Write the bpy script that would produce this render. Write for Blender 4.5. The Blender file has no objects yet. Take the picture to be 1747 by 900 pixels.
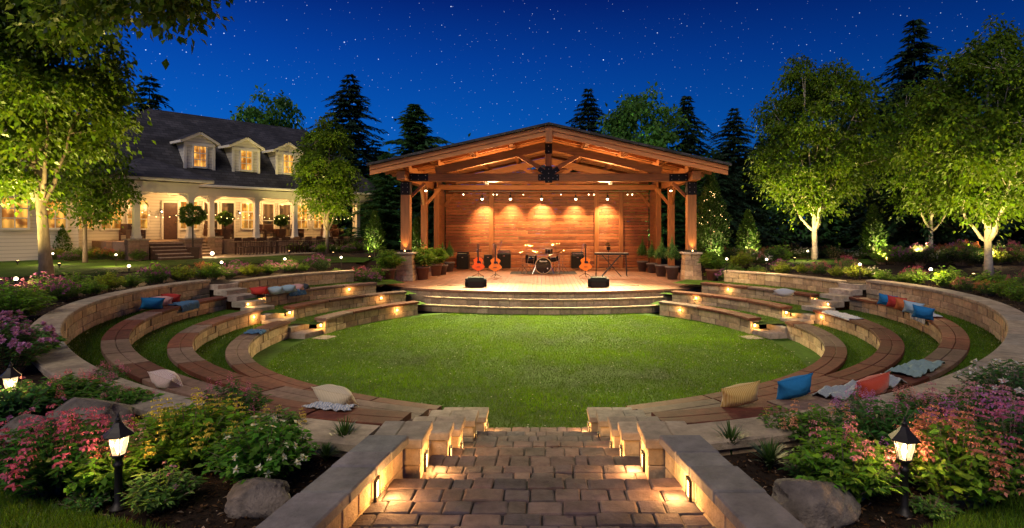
import bpy, math, random
import numpy as np
from mathutils import Vector, Matrix, noise
R = random.Random(11); rng = np.random.default_rng(11)
scene = bpy.context.scene; COL = scene.collection
rad = math.radians; sin = math.sin; cos = math.cos; pi = math.pi
CX, CY = -.12, 14.0                      # centre of the amphitheatre

def at(px, py, z):                       # photo direction -> point on the level z (used once, to read positions off the photo)
    Y = 1000*(3-z)/(py-385); return ((px-925)*Y/1000, Y)

# ------------------------------------------------------------------ materials
def newmat(name):
    m = bpy.data.materials.new(name); m.use_nodes = True
    nt = m.node_tree; nt.nodes.clear()
    return m, nt, nt.nodes.new, nt.links.new
def surf(name, col=None, rough=.7, nscale=6, namp=.35, bump=.3, bscale=None, stretch=(1,1,1), metal=0, detail=6, bdist=.02, spec=.5, big=None, emis=None):
    """base colour = face attribute Col (or a flat colour) broken up by noise, with a noise bump"""
    m, nt, N, L = newmat(name)
    out = N('ShaderNodeOutputMaterial'); b = N('ShaderNodeBsdfPrincipled'); L(b.outputs[0], out.inputs[0])
    tc = N('ShaderNodeTexCoord'); mp = N('ShaderNodeMapping'); mp.inputs['Scale'].default_value = stretch
    L(tc.outputs['Object'], mp.inputs[0])
    n = N('ShaderNodeTexNoise'); n.inputs['Scale'].default_value = nscale; n.inputs['Detail'].default_value = detail; n.inputs['Roughness'].default_value = .65
    L(mp.outputs[0], n.inputs['Vector'])
    mr = N('ShaderNodeMapRange'); mr.inputs[1].default_value = .25; mr.inputs[2].default_value = .75
    mr.inputs[3].default_value = 1-namp; mr.inputs[4].default_value = 1+namp
    L(n.outputs['Fac'], mr.inputs[0])
    if col is None:
        a = N('ShaderNodeAttribute'); a.attribute_name = 'Col'; src = a.outputs['Color']
    else:
        c = N('ShaderNodeRGB'); c.outputs[0].default_value = (*col, 1); src = c.outputs[0]
    vm = N('ShaderNodeVectorMath'); vm.operation = 'SCALE'; L(src, vm.inputs[0]); L(mr.outputs[0], vm.inputs['Scale'])
    res = vm.outputs[0]
    if big:
        n2 = N('ShaderNodeTexNoise'); n2.inputs['Scale'].default_value = big[0]; n2.inputs['Detail'].default_value = 3
        L(tc.outputs['Object'], n2.inputs['Vector'])
        m2 = N('ShaderNodeMapRange'); m2.inputs[1].default_value = .3; m2.inputs[2].default_value = .7; m2.inputs[3].default_value = 1-big[1]; m2.inputs[4].default_value = 1+big[1]
        L(n2.outputs['Fac'], m2.inputs[0])
        v2 = N('ShaderNodeVectorMath'); v2.operation = 'SCALE'; L(res, v2.inputs[0]); L(m2.outputs[0], v2.inputs['Scale']); res = v2.outputs[0]
    L(res, b.inputs['Base Color'])
    b.inputs['Roughness'].default_value = rough; b.inputs['Metallic'].default_value = metal; b.inputs['Specular IOR Level'].default_value = spec
    if bump:
        nb = N('ShaderNodeTexNoise'); nb.inputs['Scale'].default_value = bscale or nscale*2; nb.inputs['Detail'].default_value = 8; nb.inputs['Roughness'].default_value = .7
        L(mp.outputs[0], nb.inputs['Vector'])
        bp = N('ShaderNodeBump'); bp.inputs['Strength'].default_value = bump; bp.inputs['Distance'].default_value = bdist
        L(nb.outputs['Fac'], bp.inputs['Height']); L(bp.outputs[0], b.inputs['Normal'])
    return m
def leafmat(name, trans=.45, rough=.45, gloss=.12):
    m, nt, N, L = newmat(name)
    out = N('ShaderNodeOutputMaterial'); a = N('ShaderNodeAttribute'); a.attribute_name = 'Col'
    d = N('ShaderNodeBsdfDiffuse'); t = N('ShaderNodeBsdfTranslucent'); g = N('ShaderNodeBsdfGlossy'); g.inputs['Roughness'].default_value = rough
    g.inputs['Color'].default_value = (.8, .8, .7, 1)
    L(a.outputs['Color'], d.inputs[0])
    br = N('ShaderNodeVectorMath'); br.operation = 'MULTIPLY'; br.inputs[1].default_value = (1.4, 1.3, .6); L(a.outputs['Color'], br.inputs[0]); L(br.outputs[0], t.inputs[0])
    x = N('ShaderNodeMixShader'); x.inputs[0].default_value = trans; L(d.outputs[0], x.inputs[1]); L(t.outputs[0], x.inputs[2])
    fr = N('ShaderNodeFresnel'); fr.inputs[0].default_value = 1.35
    ml = N('ShaderNodeMath'); ml.operation = 'MULTIPLY'; ml.inputs[1].default_value = gloss*6; L(fr.outputs[0], ml.inputs[0])
    y = N('ShaderNodeMixShader'); L(ml.outputs[0], y.inputs[0]); L(x.outputs[0], y.inputs[1]); L(g.outputs[0], y.inputs[2]); L(y.outputs[0], out.inputs[0])
    return m
def emit(name, col, st):
    m, nt, N, L = newmat(name)
    out = N('ShaderNodeOutputMaterial'); e = N('ShaderNodeEmission'); e.inputs[0].default_value = (*col, 1); e.inputs[1].default_value = st; L(e.outputs[0], out.inputs[0])
    return m
def windowmat(name, st, lo=(.35, .12, .02), hi=(1, .62, .2), sc=1.3):
    m, nt, N, L = newmat(name)
    out = N('ShaderNodeOutputMaterial'); b = N('ShaderNodeBsdfPrincipled'); b.inputs['Base Color'].default_value = (.02, .02, .02, 1); b.inputs['Roughness'].default_value = .08
    tc = N('ShaderNodeTexCoord'); n = N('ShaderNodeTexNoise'); n.inputs['Scale'].default_value = sc; n.inputs['Detail'].default_value = 5; L(tc.outputs['Object'], n.inputs['Vector'])
    r = N('ShaderNodeValToRGB'); r.color_ramp.elements[0].position = .40; r.color_ramp.elements[0].color = (*lo, 1); r.color_ramp.elements[1].position = .56; r.color_ramp.elements[1].color = (*hi, 1)
    L(n.outputs['Fac'], r.inputs[0])
    w_ = N('ShaderNodeTexWave'); w_.bands_direction = 'X'; w_.inputs['Scale'].default_value = .9; w_.inputs['Distortion'].default_value = 1.2; L(tc.outputs['Object'], w_.inputs['Vector'])
    k = N('ShaderNodeMapRange'); k.inputs[3].default_value = .55; k.inputs[4].default_value = 1.25; L(w_.outputs['Fac'], k.inputs[0])
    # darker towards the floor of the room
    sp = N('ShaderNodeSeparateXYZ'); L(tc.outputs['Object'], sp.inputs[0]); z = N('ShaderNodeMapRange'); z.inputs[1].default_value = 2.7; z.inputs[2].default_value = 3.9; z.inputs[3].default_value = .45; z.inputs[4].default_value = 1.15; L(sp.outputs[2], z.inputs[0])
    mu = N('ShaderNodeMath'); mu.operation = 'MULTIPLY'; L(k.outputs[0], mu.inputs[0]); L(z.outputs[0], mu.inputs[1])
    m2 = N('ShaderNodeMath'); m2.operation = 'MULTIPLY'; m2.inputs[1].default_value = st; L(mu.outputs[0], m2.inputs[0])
    L(r.outputs[0], b.inputs['Emission Color']); L(m2.outputs[0], b.inputs['Emission Strength']); L(b.outputs[0], out.inputs[0])
    return m
def stripemat(name, c1, c2, scale=30, kind='zig', rough=.9):
    m, nt, N, L = newmat(name)
    out = N('ShaderNodeOutputMaterial'); b = N('ShaderNodeBsdfPrincipled'); b.inputs['Roughness'].default_value = rough; b.inputs['Specular IOR Level'].default_value = .15; b.inputs['Sheen Weight'].default_value = .3
    tc = N('ShaderNodeTexCoord'); w = N('ShaderNodeTexWave'); w.inputs['Scale'].default_value = scale; w.inputs['Distortion'].default_value = 2.5 if kind == 'zig' else .4; w.inputs['Detail Scale'].default_value = 1.5; w.inputs['Detail'].default_value = 1
    if kind == 'v': w.bands_direction = 'X'
    else: w.bands_direction = 'DIAGONAL'
    L(tc.outputs['Object'], w.inputs['Vector'])
    x = N('ShaderNodeMixRGB'); x.inputs[1].default_value = (*c1, 1); x.inputs[2].default_value = (*c2, 1); L(w.outputs['Fac'], x.inputs[0])
    L(x.outputs[0], b.inputs['Base Color'])
    bp = N('ShaderNodeBump'); bp.inputs['Strength'].default_value = .5; bp.inputs['Distance'].default_value = .006; L(w.outputs['Fac'], bp.inputs['Height']); L(bp.outputs[0], b.inputs['Normal'])
    L(b.outputs[0], out.inputs[0]); return m
def lampglass(name, col, st):
    m, nt, N, L = newmat(name)
    out = N('ShaderNodeOutputMaterial'); e = N('ShaderNodeEmission'); e.inputs[0].default_value = (*col, 1); e.inputs[1].default_value = st
    t = N('ShaderNodeBsdfTransparent'); t.inputs[0].default_value = (1, .93, .8, 1); g = N('ShaderNodeBsdfGlossy'); g.inputs['Roughness'].default_value = .15
    x = N('ShaderNodeMixShader'); x.inputs[0].default_value = .72; L(e.outputs[0], x.inputs[1]); L(t.outputs[0], x.inputs[2])
    y = N('ShaderNodeMixShader'); y.inputs[0].default_value = .06; L(x.outputs[0], y.inputs[1]); L(g.outputs[0], y.inputs[2]); L(y.outputs[0], out.inputs[0])
    return m

M = {}
M['stone'] = surf('limestone', None, .85, 9, .42, .9, 16, bdist=.025, big=(1.2, .15))
M['cap'] = surf('cap_stone', None, .88, 9, .4, .9, 16, bdist=.025, big=(2.2, .28))
M['paver'] = surf('paver', None, .85, 7, .45, .9, 9, bdist=.03, spec=.22, big=(1.6, .25))
M['mortar'] = surf('mortar', (.03, .026, .022), .95, 20, .4, .5)
M['seatwood'] = surf('seat_wood', None, .72, 9, .5, .5, 30, bdist=.010, spec=.28, big=(.7, .3))
M['wood_x'] = surf('timber_x', None, .55, 3, .4, .35, 6, stretch=(.5, 6, 6), bdist=.01, big=(.6, .15))
M['wood_y'] = surf('timber_y', None, .55, 3, .4, .35, 6, stretch=(6, .5, 6), bdist=.01, big=(.6, .15))
M['wood_z'] = surf('timber_z', None, .55, 3, .4, .35, 6, stretch=(6, 6, .5), bdist=.01, big=(.6, .15))
M['boards'] = surf('cedar_boards', None, .5, 4, .45, .35, 9, stretch=(.6, 3, 6), bdist=.008, big=(.8, .25))
M['soil'] = surf('bark_soil', (.028, .017, .011), .95, 14, .8, 1, 26, bdist=.04, spec=.2, big=(1.5, .3))
M['lawn'] = surf('lawn_grass', (.045, .10, .007), .9, 9, .5, .8, 60, bdist=.03, spec=.15, big=(.55, .45))
M['blade'] = leafmat('grass_blade', .35, .5, .04)
M['leaf'] = leafmat('leaf', .5, .5, .025)
M['needle'] = leafmat('needle', .2, .6, .015)
M['petal'] = leafmat('petal', .4, .7, .01)
M['bark'] = surf('bark', (.22, .17, .12), .9, 8, .5, .8, 18, stretch=(1, 1, .35), bdist=.03)
M['birch'] = surf('pale_bark', (.48, .42, .34), .85, 6, .45, .6, 14, stretch=(1, 1, 1.5), bdist=.02)
M['darkbark'] = surf('dark_bark', (.05, .035, .025), .9, 8, .4, .6)
M['rock'] = surf('rock', (.20, .165, .135), .8, 7, .6, 1.0, 11, bdist=.05, big=(2, .3))
M['steel'] = surf('black_steel', (.012, .012, .013), .45, 30, .2, .15, metal=.6)
M['bolt'] = surf('bolt_steel', (.45, .42, .38), .35, 20, .2, 0, metal=.8)
M['iron'] = surf('lamp_iron', (.018, .015, .014), .5, 60, .3, .3, bdist=.003, metal=.3)
M['chrome'] = surf('chrome', (.75, .72, .68), .18, 10, .05, 0, metal=1)
M['brass'] = surf('cymbal_brass', (.8, .55, .2), .25, 30, .1, .1, metal=1)
M['blackgloss'] = surf('black_lacquer', (.006, .006, .007), .12, 10, .05, 0)
M['black'] = surf('black_plastic', (.012, .012, .013), .5, 60, .3, .2, bdist=.003)
M['monitor'] = surf('monitor_black', (.008, .008, .009), .75, 60, .3, .2, bdist=.003, spec=.12)
M['grille'] = surf('speaker_cloth', (.010, .010, .011), .85, 200, .4, .6, bdist=.003)
M['white'] = surf('white_paint', (.72, .69, .62), .55, 4, .06, .05)
M['clay'] = surf('clay_pot', (.16, .085, .06), .75, 8, .25, .2)
M['greypot'] = surf('grey_pot', (.10, .085, .085), .7, 8, .25, .2)
M['hoop'] = surf('drum_hoop', (.50, .36, .22), .35, 20, .1, 0)
M['gorange'] = surf('guitar_orange', (.80, .12, .012), .22, 6, .15, 0)
M['gamber'] = surf('guitar_amber', (.80, .22, .02), .22, 6, .15, 0)
M['ebony'] = surf('fretboard', (.02, .012, .008), .4, 10, .2, 0)
M['brickwall'] = surf('brown_brick', None, .85, 10, .3, .3)
M['darkwood'] = surf('dark_wood', (.06, .025, .015), .45, 6, .4, .2)
M['bulb'] = emit('bulb_warm', (1, .72, .38), 22)
M['lens'] = emit('lens_warm', (1, .58, .20), 14)
M['softlens'] = emit('soft_lens', (1, .6, .25), 1.2)
M['globe'] = emit('globe_warm', (1, .78, .5), 7)
M['tiny'] = emit('string_bulb', (1, .62, .25), 9)
M['win'] = windowmat('lit_window', 1.25, (.35, .11, .01), (1, .46, .07), 2.2)
M['windark'] = windowmat('screen_window', .5, (.02, .01, .004), (.5, .2, .05), 1.6)
M['lampglass'] = lampglass('lantern_glass', (1, .72, .4), 2.6)
M['deck'] = surf('stage_deck', None, .5, 6, .3, .25, 12, bdist=.008, big=(.7, .2))
M['membrane'] = surf('drum_head', (.7, .66, .6), .5, 10, .05, 0)
M['letter'] = surf('letter_white', (.8, .8, .8), .5, 10, .02, 0)

def siding():
    m, nt, N, L = newmat('clapboard'); out = N('ShaderNodeOutputMaterial'); b = N('ShaderNodeBsdfPrincipled'); L(b.outputs[0], out.inputs[0])
    tc = N('ShaderNodeTexCoord'); sp = N('ShaderNodeSeparateXYZ'); L(tc.outputs['Object'], sp.inputs[0])
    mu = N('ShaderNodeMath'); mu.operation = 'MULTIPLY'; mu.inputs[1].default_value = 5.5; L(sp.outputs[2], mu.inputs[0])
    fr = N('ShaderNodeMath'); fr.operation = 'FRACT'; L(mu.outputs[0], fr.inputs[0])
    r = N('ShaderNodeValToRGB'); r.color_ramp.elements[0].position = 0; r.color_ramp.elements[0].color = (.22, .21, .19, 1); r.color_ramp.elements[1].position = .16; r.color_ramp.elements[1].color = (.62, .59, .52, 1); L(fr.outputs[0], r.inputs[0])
    L(r.outputs[0], b.inputs['Base Color']); b.inputs['Roughness'].default_value = .6
    bp = N('ShaderNodeBump'); bp.inputs['Strength'].default_value = .6; bp.inputs['Distance'].default_value = .03; bp.invert = True; L(fr.outputs[0], bp.inputs['Height']); L(bp.outputs[0], b.inputs['Normal'])
    return m
M['siding'] = siding()
def shingle():
    m, nt, N, L = newmat('shingle'); out = N('ShaderNodeOutputMaterial'); b = N('ShaderNodeBsdfPrincipled'); L(b.outputs[0], out.inputs[0])
    tc = N('ShaderNodeTexCoord'); sp = N('ShaderNodeSeparateXYZ'); L(tc.outputs['Object'], sp.inputs[0]); cb = N('ShaderNodeCombineXYZ')
    ad = N('ShaderNodeMath'); ad.operation = 'ADD'; L(sp.outputs[0], ad.inputs[0]); ad.inputs[1].default_value = 50
    L(ad.outputs[0], cb.inputs[0]); L(sp.outputs[2], cb.inputs[1])
    br = N('ShaderNodeTexBrick'); br.inputs['Scale'].default_value = 1; br.inputs['Brick Width'].default_value = .42; br.inputs['Row Height'].default_value = .17; br.inputs['Mortar Size'].default_value = .012
    br.inputs['Color1'].default_value = (.020, .021, .027, 1); br.inputs['Color2'].default_value = (.045, .044, .052, 1); br.inputs['Mortar'].default_value = (.006, .006, .008, 1)
    L(cb.outputs[0], br.inputs['Vector'])
    n = N('ShaderNodeTexNoise'); n.inputs['Scale'].default_value = .9; L(tc.outputs['Object'], n.inputs['Vector'])
    vm = N('ShaderNodeVectorMath'); vm.operation = 'SCALE'; L(br.outputs['Color'], vm.inputs[0])
    mr = N('ShaderNodeMapRange'); mr.inputs[1].default_value = .3; mr.inputs[2].default_value = .7; mr.inputs[3].default_value = .6; mr.inputs[4].default_value = 1.7; L(n.outputs['Fac'], mr.inputs[0]); L(mr.outputs[0], vm.inputs['Scale'])
    L(vm.outputs[0], b.inputs['Base Color']); b.inputs['Roughness'].default_value = .75
    bp = N('ShaderNodeBump'); bp.inputs['Strength'].default_value = .6; bp.inputs['Distance'].default_value = .02; bp.invert = True; L(br.outputs['Fac'], bp.inputs['Height']); L(bp.outputs[0], b.inputs['Normal'])
    return m
M['shingle'] = shingle()

# ------------------------------------------------------------------ mesh helpers
_S = [(x, y, z) for x in (-1, 1) for y in (-1, 1) for z in (-1, 1)]
_BF = []
def _bt():
    idx = lambda s, a: _S.index(s)*3+a
    fs = []
    for a in range(3):
        b, c = (a+1) % 3, (a+2) % 3
        for s in (-1, 1):
            q = []
            for sb, sc in ((-1, -1), (1, -1), (1, 1), (-1, 1)):
                v = [0]*3; v[a] = s; v[b] = sb; v[c] = sc; q.append(idx(tuple(v), a))
            fs.append(q)
        for sb in (-1, 1):
            for sc in (-1, 1):
                v0 = [0]*3; v1 = [0]*3; v0[a] = -1; v1[a] = 1
                for v in (v0, v1): v[b] = sb; v[c] = sc
                fs.append([idx(tuple(v0), b), idx(tuple(v1), b), idx(tuple(v1), c), idx(tuple(v0), c)])
    for s in _S: fs.append([idx(s, 0), idx(s, 1), idx(s, 2)])
    def pt(i):
        s = _S[i//3]; a = i % 3
        return Vector([s[k]*(1 if k == a else .8) for k in range(3)])
    out = []
    for f in fs:
        p = [pt(i) for i in f]; n = (p[1]-p[0]).cross(p[2]-p[0])
        out.append(f if n.dot(sum(p, Vector())) > 0 else f[::-1])
    return out
_BF = _bt()
def jit(c, a=.12):
    k = 1+R.uniform(-a, a); return tuple(max(0, x*k*(1+R.uniform(-a*.25, a*.25))) for x in c)

class MB:
    def __init__(s, T=None): s.v = []; s.f = []; s.c = []; s.T = T
    def add(s, vs, fs, col=(.5, .5, .5)):
        o = len(s.v)
        if s.T: vs = [s.T(v) for v in vs]
        s.v.extend([tuple(v) for v in vs]); s.f.extend([[i+o for i in f] for f in fs]); s.c.extend([col]*len(fs))
    def box(s, x0, x1, y0, y1, z0, z1, b=.01, col=(.5, .5, .5), Mx=None, F=None):
        c = ((x0+x1)/2, (y0+y1)/2, (z0+z1)/2); h = (abs(x1-x0)/2, abs(y1-y0)/2, abs(z1-z0)/2)
        bb = [min(b, .45*k) for k in h]
        vs = []
        for sg in _S:
            for a in range(3):
                vs.append([c[k]+sg[k]*(h[k] if k == a else h[k]-bb[k]) for k in range(3)])
        if F: vs = [F(*v) for v in vs]
        if Mx is not None: vs = [Mx @ Vector(v) for v in vs]
        s.add(vs, _BF, col)
    def beam(s, p, q, w, h, b=.012, col=(.5, .5, .5), up=(0, 0, 1)):
        p = Vector(p); q = Vector(q); d = q-p; ln = d.length; d.normalize(); u = Vector(up)
        sx = d.cross(u).normalized(); u2 = sx.cross(d).normalized()
        Mx = Matrix((( d.x, sx.x, u2.x, p.x), (d.y, sx.y, u2.y, p.y), (d.z, sx.z, u2.z, p.z), (0, 0, 0, 1)))
        s.box(0, ln, -w/2, w/2, -h/2, h/2, b, col, Mx)
    def tube(s, pts, rs, n=8, cap=True, col=(.5, .5, .5)):
        pts = [Vector(p) for p in pts]
        if not hasattr(rs, '__len__'): rs = [rs]*len(pts)
        vs = []; fs = []; ref = None
        for i, p in enumerate(pts):
            d = (pts[min(i+1, len(pts)-1)]-pts[max(i-1, 0)])
            if d.length < 1e-9: d = Vector((0, 0, 1))
            d.normalize()
            if ref is None: ref = d.orthogonal().normalized()
            a = (ref-d*ref.dot(d))
            a = a.normalized() if a.length > 1e-6 else d.orthogonal().normalized()
            ref = a; b = d.cross(a)
            for k in range(n):
                t = 2*pi*k/n; vs.append(p+(a*cos(t)+b*sin(t))*rs[i])
        for i in range(len(pts)-1):
            for k in range(n):
                k2 = (k+1) % n; fs.append([i*n+k, i*n+k2, (i+1)*n+k2, (i+1)*n+k])
        if cap: fs += [list(range(n))[::-1], [(len(pts)-1)*n+k for k in range(n)]]
        s.add(vs, fs, col)
    def lathe(s, prof, c=(0, 0, 0), n=20, col=(.5, .5, .5), Mx=None, ph=0):
        vs = []; fs = []
        for r, z in prof:
            for k in range(n):
                t = 2*pi*k/n+ph; v = Vector((r*cos(t), r*sin(t), z))
                if Mx is not None: v = Mx @ v
                vs.append(v+Vector(c))
        for i in range(len(prof)-1):
            for k in range(n):
                k2 = (k+1) % n; fs.append([i*n+k, i*n+k2, (i+1)*n+k2, (i+1)*n+k])
        fs += [list(range(n))[::-1], [(len(prof)-1)*n+k for k in range(n)]]
        s.add(vs, fs, col)
    def prism(s, poly, y0, y1, col=(.5, .5, .5), F=None):      # polygon in x,z extruded along y
        n = len(poly); vs = [(x, y0, z) for x, z in poly]+[(x, y1, z) for x, z in poly]
        if F: vs = [F(*v) for v in vs]
        s.add(vs, [list(range(n)), list(range(n, 2*n))[::-1]]+[[i, i+n, (i+1) % n+n, (i+1) % n] for i in range(n)], col)
    def sphere(s, c, r, n=12, m=8, col=(.5, .5, .5), sc=(1, 1, 1)):
        vs = []; fs = []
        for i in range(m+1):
            t = pi*i/m
            for k in range(n):
                p = 2*pi*k/n; vs.append((c[0]+r*sc[0]*sin(t)*cos(p), c[1]+r*sc[1]*sin(t)*sin(p), c[2]+r*sc[2]*cos(t)))
        for i in range(m):
            for k in range(n): fs.append([i*n+k, (i+1)*n+k, (i+1)*n+(k+1) % n, i*n+(k+1) % n])
        s.add(vs, fs, col)
    # swept bar along an arc; P(phi,r)->(x,y); rin/rout functions of phi (degrees)
    def sweep(s, P, rin, rout, a0, a1, z0, z1, b=.01, col=(.5, .5, .5), step=2.0):
        n = max(1, int(math.ceil(abs(a1-a0)/step))); vs = []; fs = []
        for i in range(n+1):
            a = a0+(a1-a0)*i/n; ri, ro = rin(a), rout(a)
            for r, z in ((ri, z0+b), (ri, z1-b), (ri+b, z1), (ro-b, z1), (ro, z1-b), (ro, z0+b), (ro-b, z0), (ri+b, z0)):
                x, y = P(a, r); vs.append((x, y, z))
        for i in range(n):
            for k in range(8):
                k2 = (k+1) % 8; fs.append([i*8+k, i*8+k2, (i+1)*8+k2, (i+1)*8+k])
        fs += [list(range(8)), [n*8+k for k in range(8)][::-1]]
        s.add(vs, fs, col)
    def build(s, name, mat, parent=None, smooth=False):
        me = bpy.data.meshes.new(name); me.from_pydata(s.v, [], s.f)
        at_ = me.attributes.new('Col', 'FLOAT_COLOR', 'FACE')
        arr = np.ones((len(s.f), 4), dtype=np.float32); 
        if s.f: arr[:, :3] = np.array(s.c, dtype=np.float32)
        at_.data.foreach_set('color', arr.ravel())
        me.materials.append(mat if not isinstance(mat, str) else M[mat])
        if smooth: me.polygons.foreach_set('use_smooth', [True]*len(me.polygons))
        me.update(); o = bpy.data.objects.new(name, me); COL.objects.link(o)
        if parent is not None: o.parent = parent
        return o

def qmesh(name, V, C, mat, parent=None):          # V (N,4,3) quads, C (N,3)
    N_ = len(V); me = bpy.data.meshes.new(name)
    me.vertices.add(N_*4); me.loops.add(N_*4); me.polygons.add(N_)
    me.vertices.foreach_set('co', np.ascontiguousarray(V, dtype=np.float32).ravel())
    me.loops.foreach_set('vertex_index', np.arange(N_*4, dtype=np.int32))
    me.polygons.foreach_set('loop_start', np.arange(0, N_*4, 4, dtype=np.int32))
    a = me.attributes.new('Col', 'FLOAT_COLOR', 'FACE'); arr = np.ones((N_, 4), dtype=np.float32); arr[:, :3] = C; a.data.foreach_set('color', arr.ravel())
    me.materials.append(M[mat] if isinstance(mat, str) else mat); me.update(calc_edges=True); me.validate()
    o = bpy.data.objects.new(name, me); COL.objects.link(o)
    if parent is not None: o.parent = parent
    return o
def nrm(a): return a/np.maximum(np.linalg.norm(a, axis=-1, keepdims=True), 1e-9)
def leaves(P, D, L, W, up=None, g=rng, fold=.15):
    D = nrm(D); n = len(P)
    U = np.tile([0, 0, 1.], (n, 1)) if up is None else up
    S = nrm(np.cross(D, U+g.normal(0, .45, (n, 3)))); Nn = np.cross(S, D)
    L = np.broadcast_to(L, n)[:, None]; W = np.broadcast_to(W, n)[:, None]
    mid = P+D*L*.45
    return np.stack([P, mid+S*W*.5+Nn*W*fold, P+D*L-Nn*L*.12, mid-S*W*.5+Nn*W*fold], 1)

# ------------------------------------------------------------------ objects helpers
def tag(o, label, cat, group=None, kind=None):
    if kind: o['kind'] = kind
    if label: o['label'] = label
    if cat: o['category'] = cat
    if group: o['group'] = group
    return o
def thing(name, label, cat, loc=(0, 0, 0), rz=0, group=None):
    o = bpy.data.objects.new(name, None); o.empty_display_size = .2; COL.objects.link(o); o.location = loc; o.rotation_euler = (0, 0, rz)
    return tag(o, label, cat, group)
def copytree(o, parent=None):
    c = o.copy(); COL.objects.link(c)
    if parent is not None: c.parent = parent
    for ch in list(o.children): copytree(ch, c)
    return c
_used = set()
def place(proto, loc, rz=0, sc=1, label=None, group=None):
    o = proto if proto.name not in _used else copytree(proto)
    _used.add(proto.name)
    o.location = loc; o.rotation_euler = (0, 0, rz); o.scale = (sc, sc, sc) if not hasattr(sc, '__len__') else sc
    if label: o['label'] = label
    if group: o['group'] = group
    return o
def light(kind, loc, power, col=(1, .62, .28), size=.04, parent=None, aim=None, angle=120, blend=.6, name='lamp_or_fill_light'):
    l = bpy.data.lights.new(name, kind); l.energy = power; l.color = col; l.shadow_soft_size = size
    o = bpy.data.objects.new(name, l); COL.objects.link(o); o.location = loc
    if kind == 'SPOT':
        l.spot_size = rad(angle); l.spot_blend = blend
        d = Vector(aim)-Vector(loc); o.rotation_euler = d.to_track_quat('-Z', 'Y').to_euler()
    if parent is not None: o.parent = parent
    return o
ORD = ['first', 'second', 'third', 'fourth', 'fifth', 'sixth', 'seventh', 'eighth', 'ninth', 'tenth', 'eleventh', 'twelfth', 'thirteenth', 'fourteenth', 'fifteenth', 'sixteenth', 'seventeenth', 'eighteenth', 'nineteenth', 'twentieth'] + ['%dth' % i for i in range(21, 99)]

# ================================================================== camera, world, fill sun
cam = bpy.data.cameras.new('camera'); cam.sensor_width = 36; cam.lens = 36*1000/1747
cam.shift_x = -51.5/1747; cam.shift_y = -65/1747; cam.clip_start = .05; cam.clip_end = 2000
co = bpy.data.objects.new('camera', cam); COL.objects.link(co); co.location = (0, 0, 3); co.rotation_euler = (pi/2, 0, 0); scene.camera = co

w = bpy.data.worlds.new('World'); scene.world = w; w.use_nodes = True; nt = w.node_tree; nt.nodes.clear(); N = nt.nodes.new; L = nt.links.new
out = N('ShaderNodeOutputWorld'); bg = N('ShaderNodeBackground'); L(bg.outputs[0], out.inputs[0]); bg.inputs[1].default_value = 1.3
tc = N('ShaderNodeTexCoord'); sp = N('ShaderNodeSeparateXYZ'); L(tc.outputs['Generated'], sp.inputs[0])
rp = N('ShaderNodeValToRGB'); cr = rp.color_ramp; cr.elements[0].position = 0; cr.elements[0].color = (.010, .11, .40, 1)
cr.elements[1].position = 1; cr.elements[1].color = (.0015, .006, .05, 1)
for p, c in ((.10, (.004, .098, .40)), (.18, (.0015, .070, .36)), (.27, (.001, .040, .27)), (.36, (.001, .014, .145)), (.55, (.001, .009, .09))):
    e = cr.elements.new(p); e.color = (*c, 1)
L(sp.outputs[2], rp.inputs[0])
# brighter glow of dusk towards the left of the stage, darker to the right
mr = N('ShaderNodeMapRange'); mr.inputs[1].default_value = -.7; mr.inputs[2].default_value = .75; mr.inputs[3].default_value = 1.12; mr.inputs[4].default_value = .55; L(sp.outputs[0], mr.inputs[0])
vs_ = N('ShaderNodeVectorMath'); vs_.operation = 'SCALE'; L(rp.outputs[0], vs_.inputs[0]); L(mr.outputs[0], vs_.inputs['Scale'])
acc = vs_.outputs[0]
for sc_, rr, stn, pw in ((70, .055, 2.6, 8), (150, .085, .9, 3.2), (100, .07, 1.2, 5), (30, .036, 4, 12)):
    vo = N('ShaderNodeTexVoronoi'); vo.inputs['Scale'].default_value = sc_; L(tc.outputs['Generated'], vo.inputs['Vector'])
    m1 = N('ShaderNodeMapRange'); m1.inputs[1].default_value = rr; m1.inputs[2].default_value = rr*.35; m1.inputs[3].default_value = 0; m1.inputs[4].default_value = 1; L(vo.outputs['Distance'], m1.inputs[0])
    sc2 = N('ShaderNodeSeparateColor'); L(vo.outputs['Color'], sc2.inputs[0]); p2 = N('ShaderNodeMath'); p2.operation = 'POWER'; p2.inputs[1].default_value = pw*.5; L(sc2.outputs[0], p2.inputs[0])
    m2 = N('ShaderNodeMath'); m2.operation = 'MULTIPLY'; L(m1.outputs[0], m2.inputs[0]); L(p2.outputs[0], m2.inputs[1])
    cc = N('ShaderNodeVectorMath'); cc.operation = 'SCALE'; cc.inputs[0].default_value = (.75*stn, .85*stn, 1*stn); L(m2.outputs[0], cc.inputs['Scale'])
    ad = N('ShaderNodeVectorMath'); ad.operation = 'ADD'; L(acc, ad.inputs[0]); L(cc.outputs[0], ad.inputs[1]); acc = ad.outputs[0]
L(acc, bg.inputs[0])
sl = bpy.data.lights.new('fill_sun', 'SUN'); sl.energy = 1.8; sl.angle = rad(35); sl.color = (1, .86, .72)  # added warm fill from behind the viewer, lifts the whole night scene
so = bpy.data.objects.new('fill_sun', sl); COL.objects.link(so); so.rotation_euler = (rad(38), rad(-18), 0); so.location = (0, 0, 40)

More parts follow.
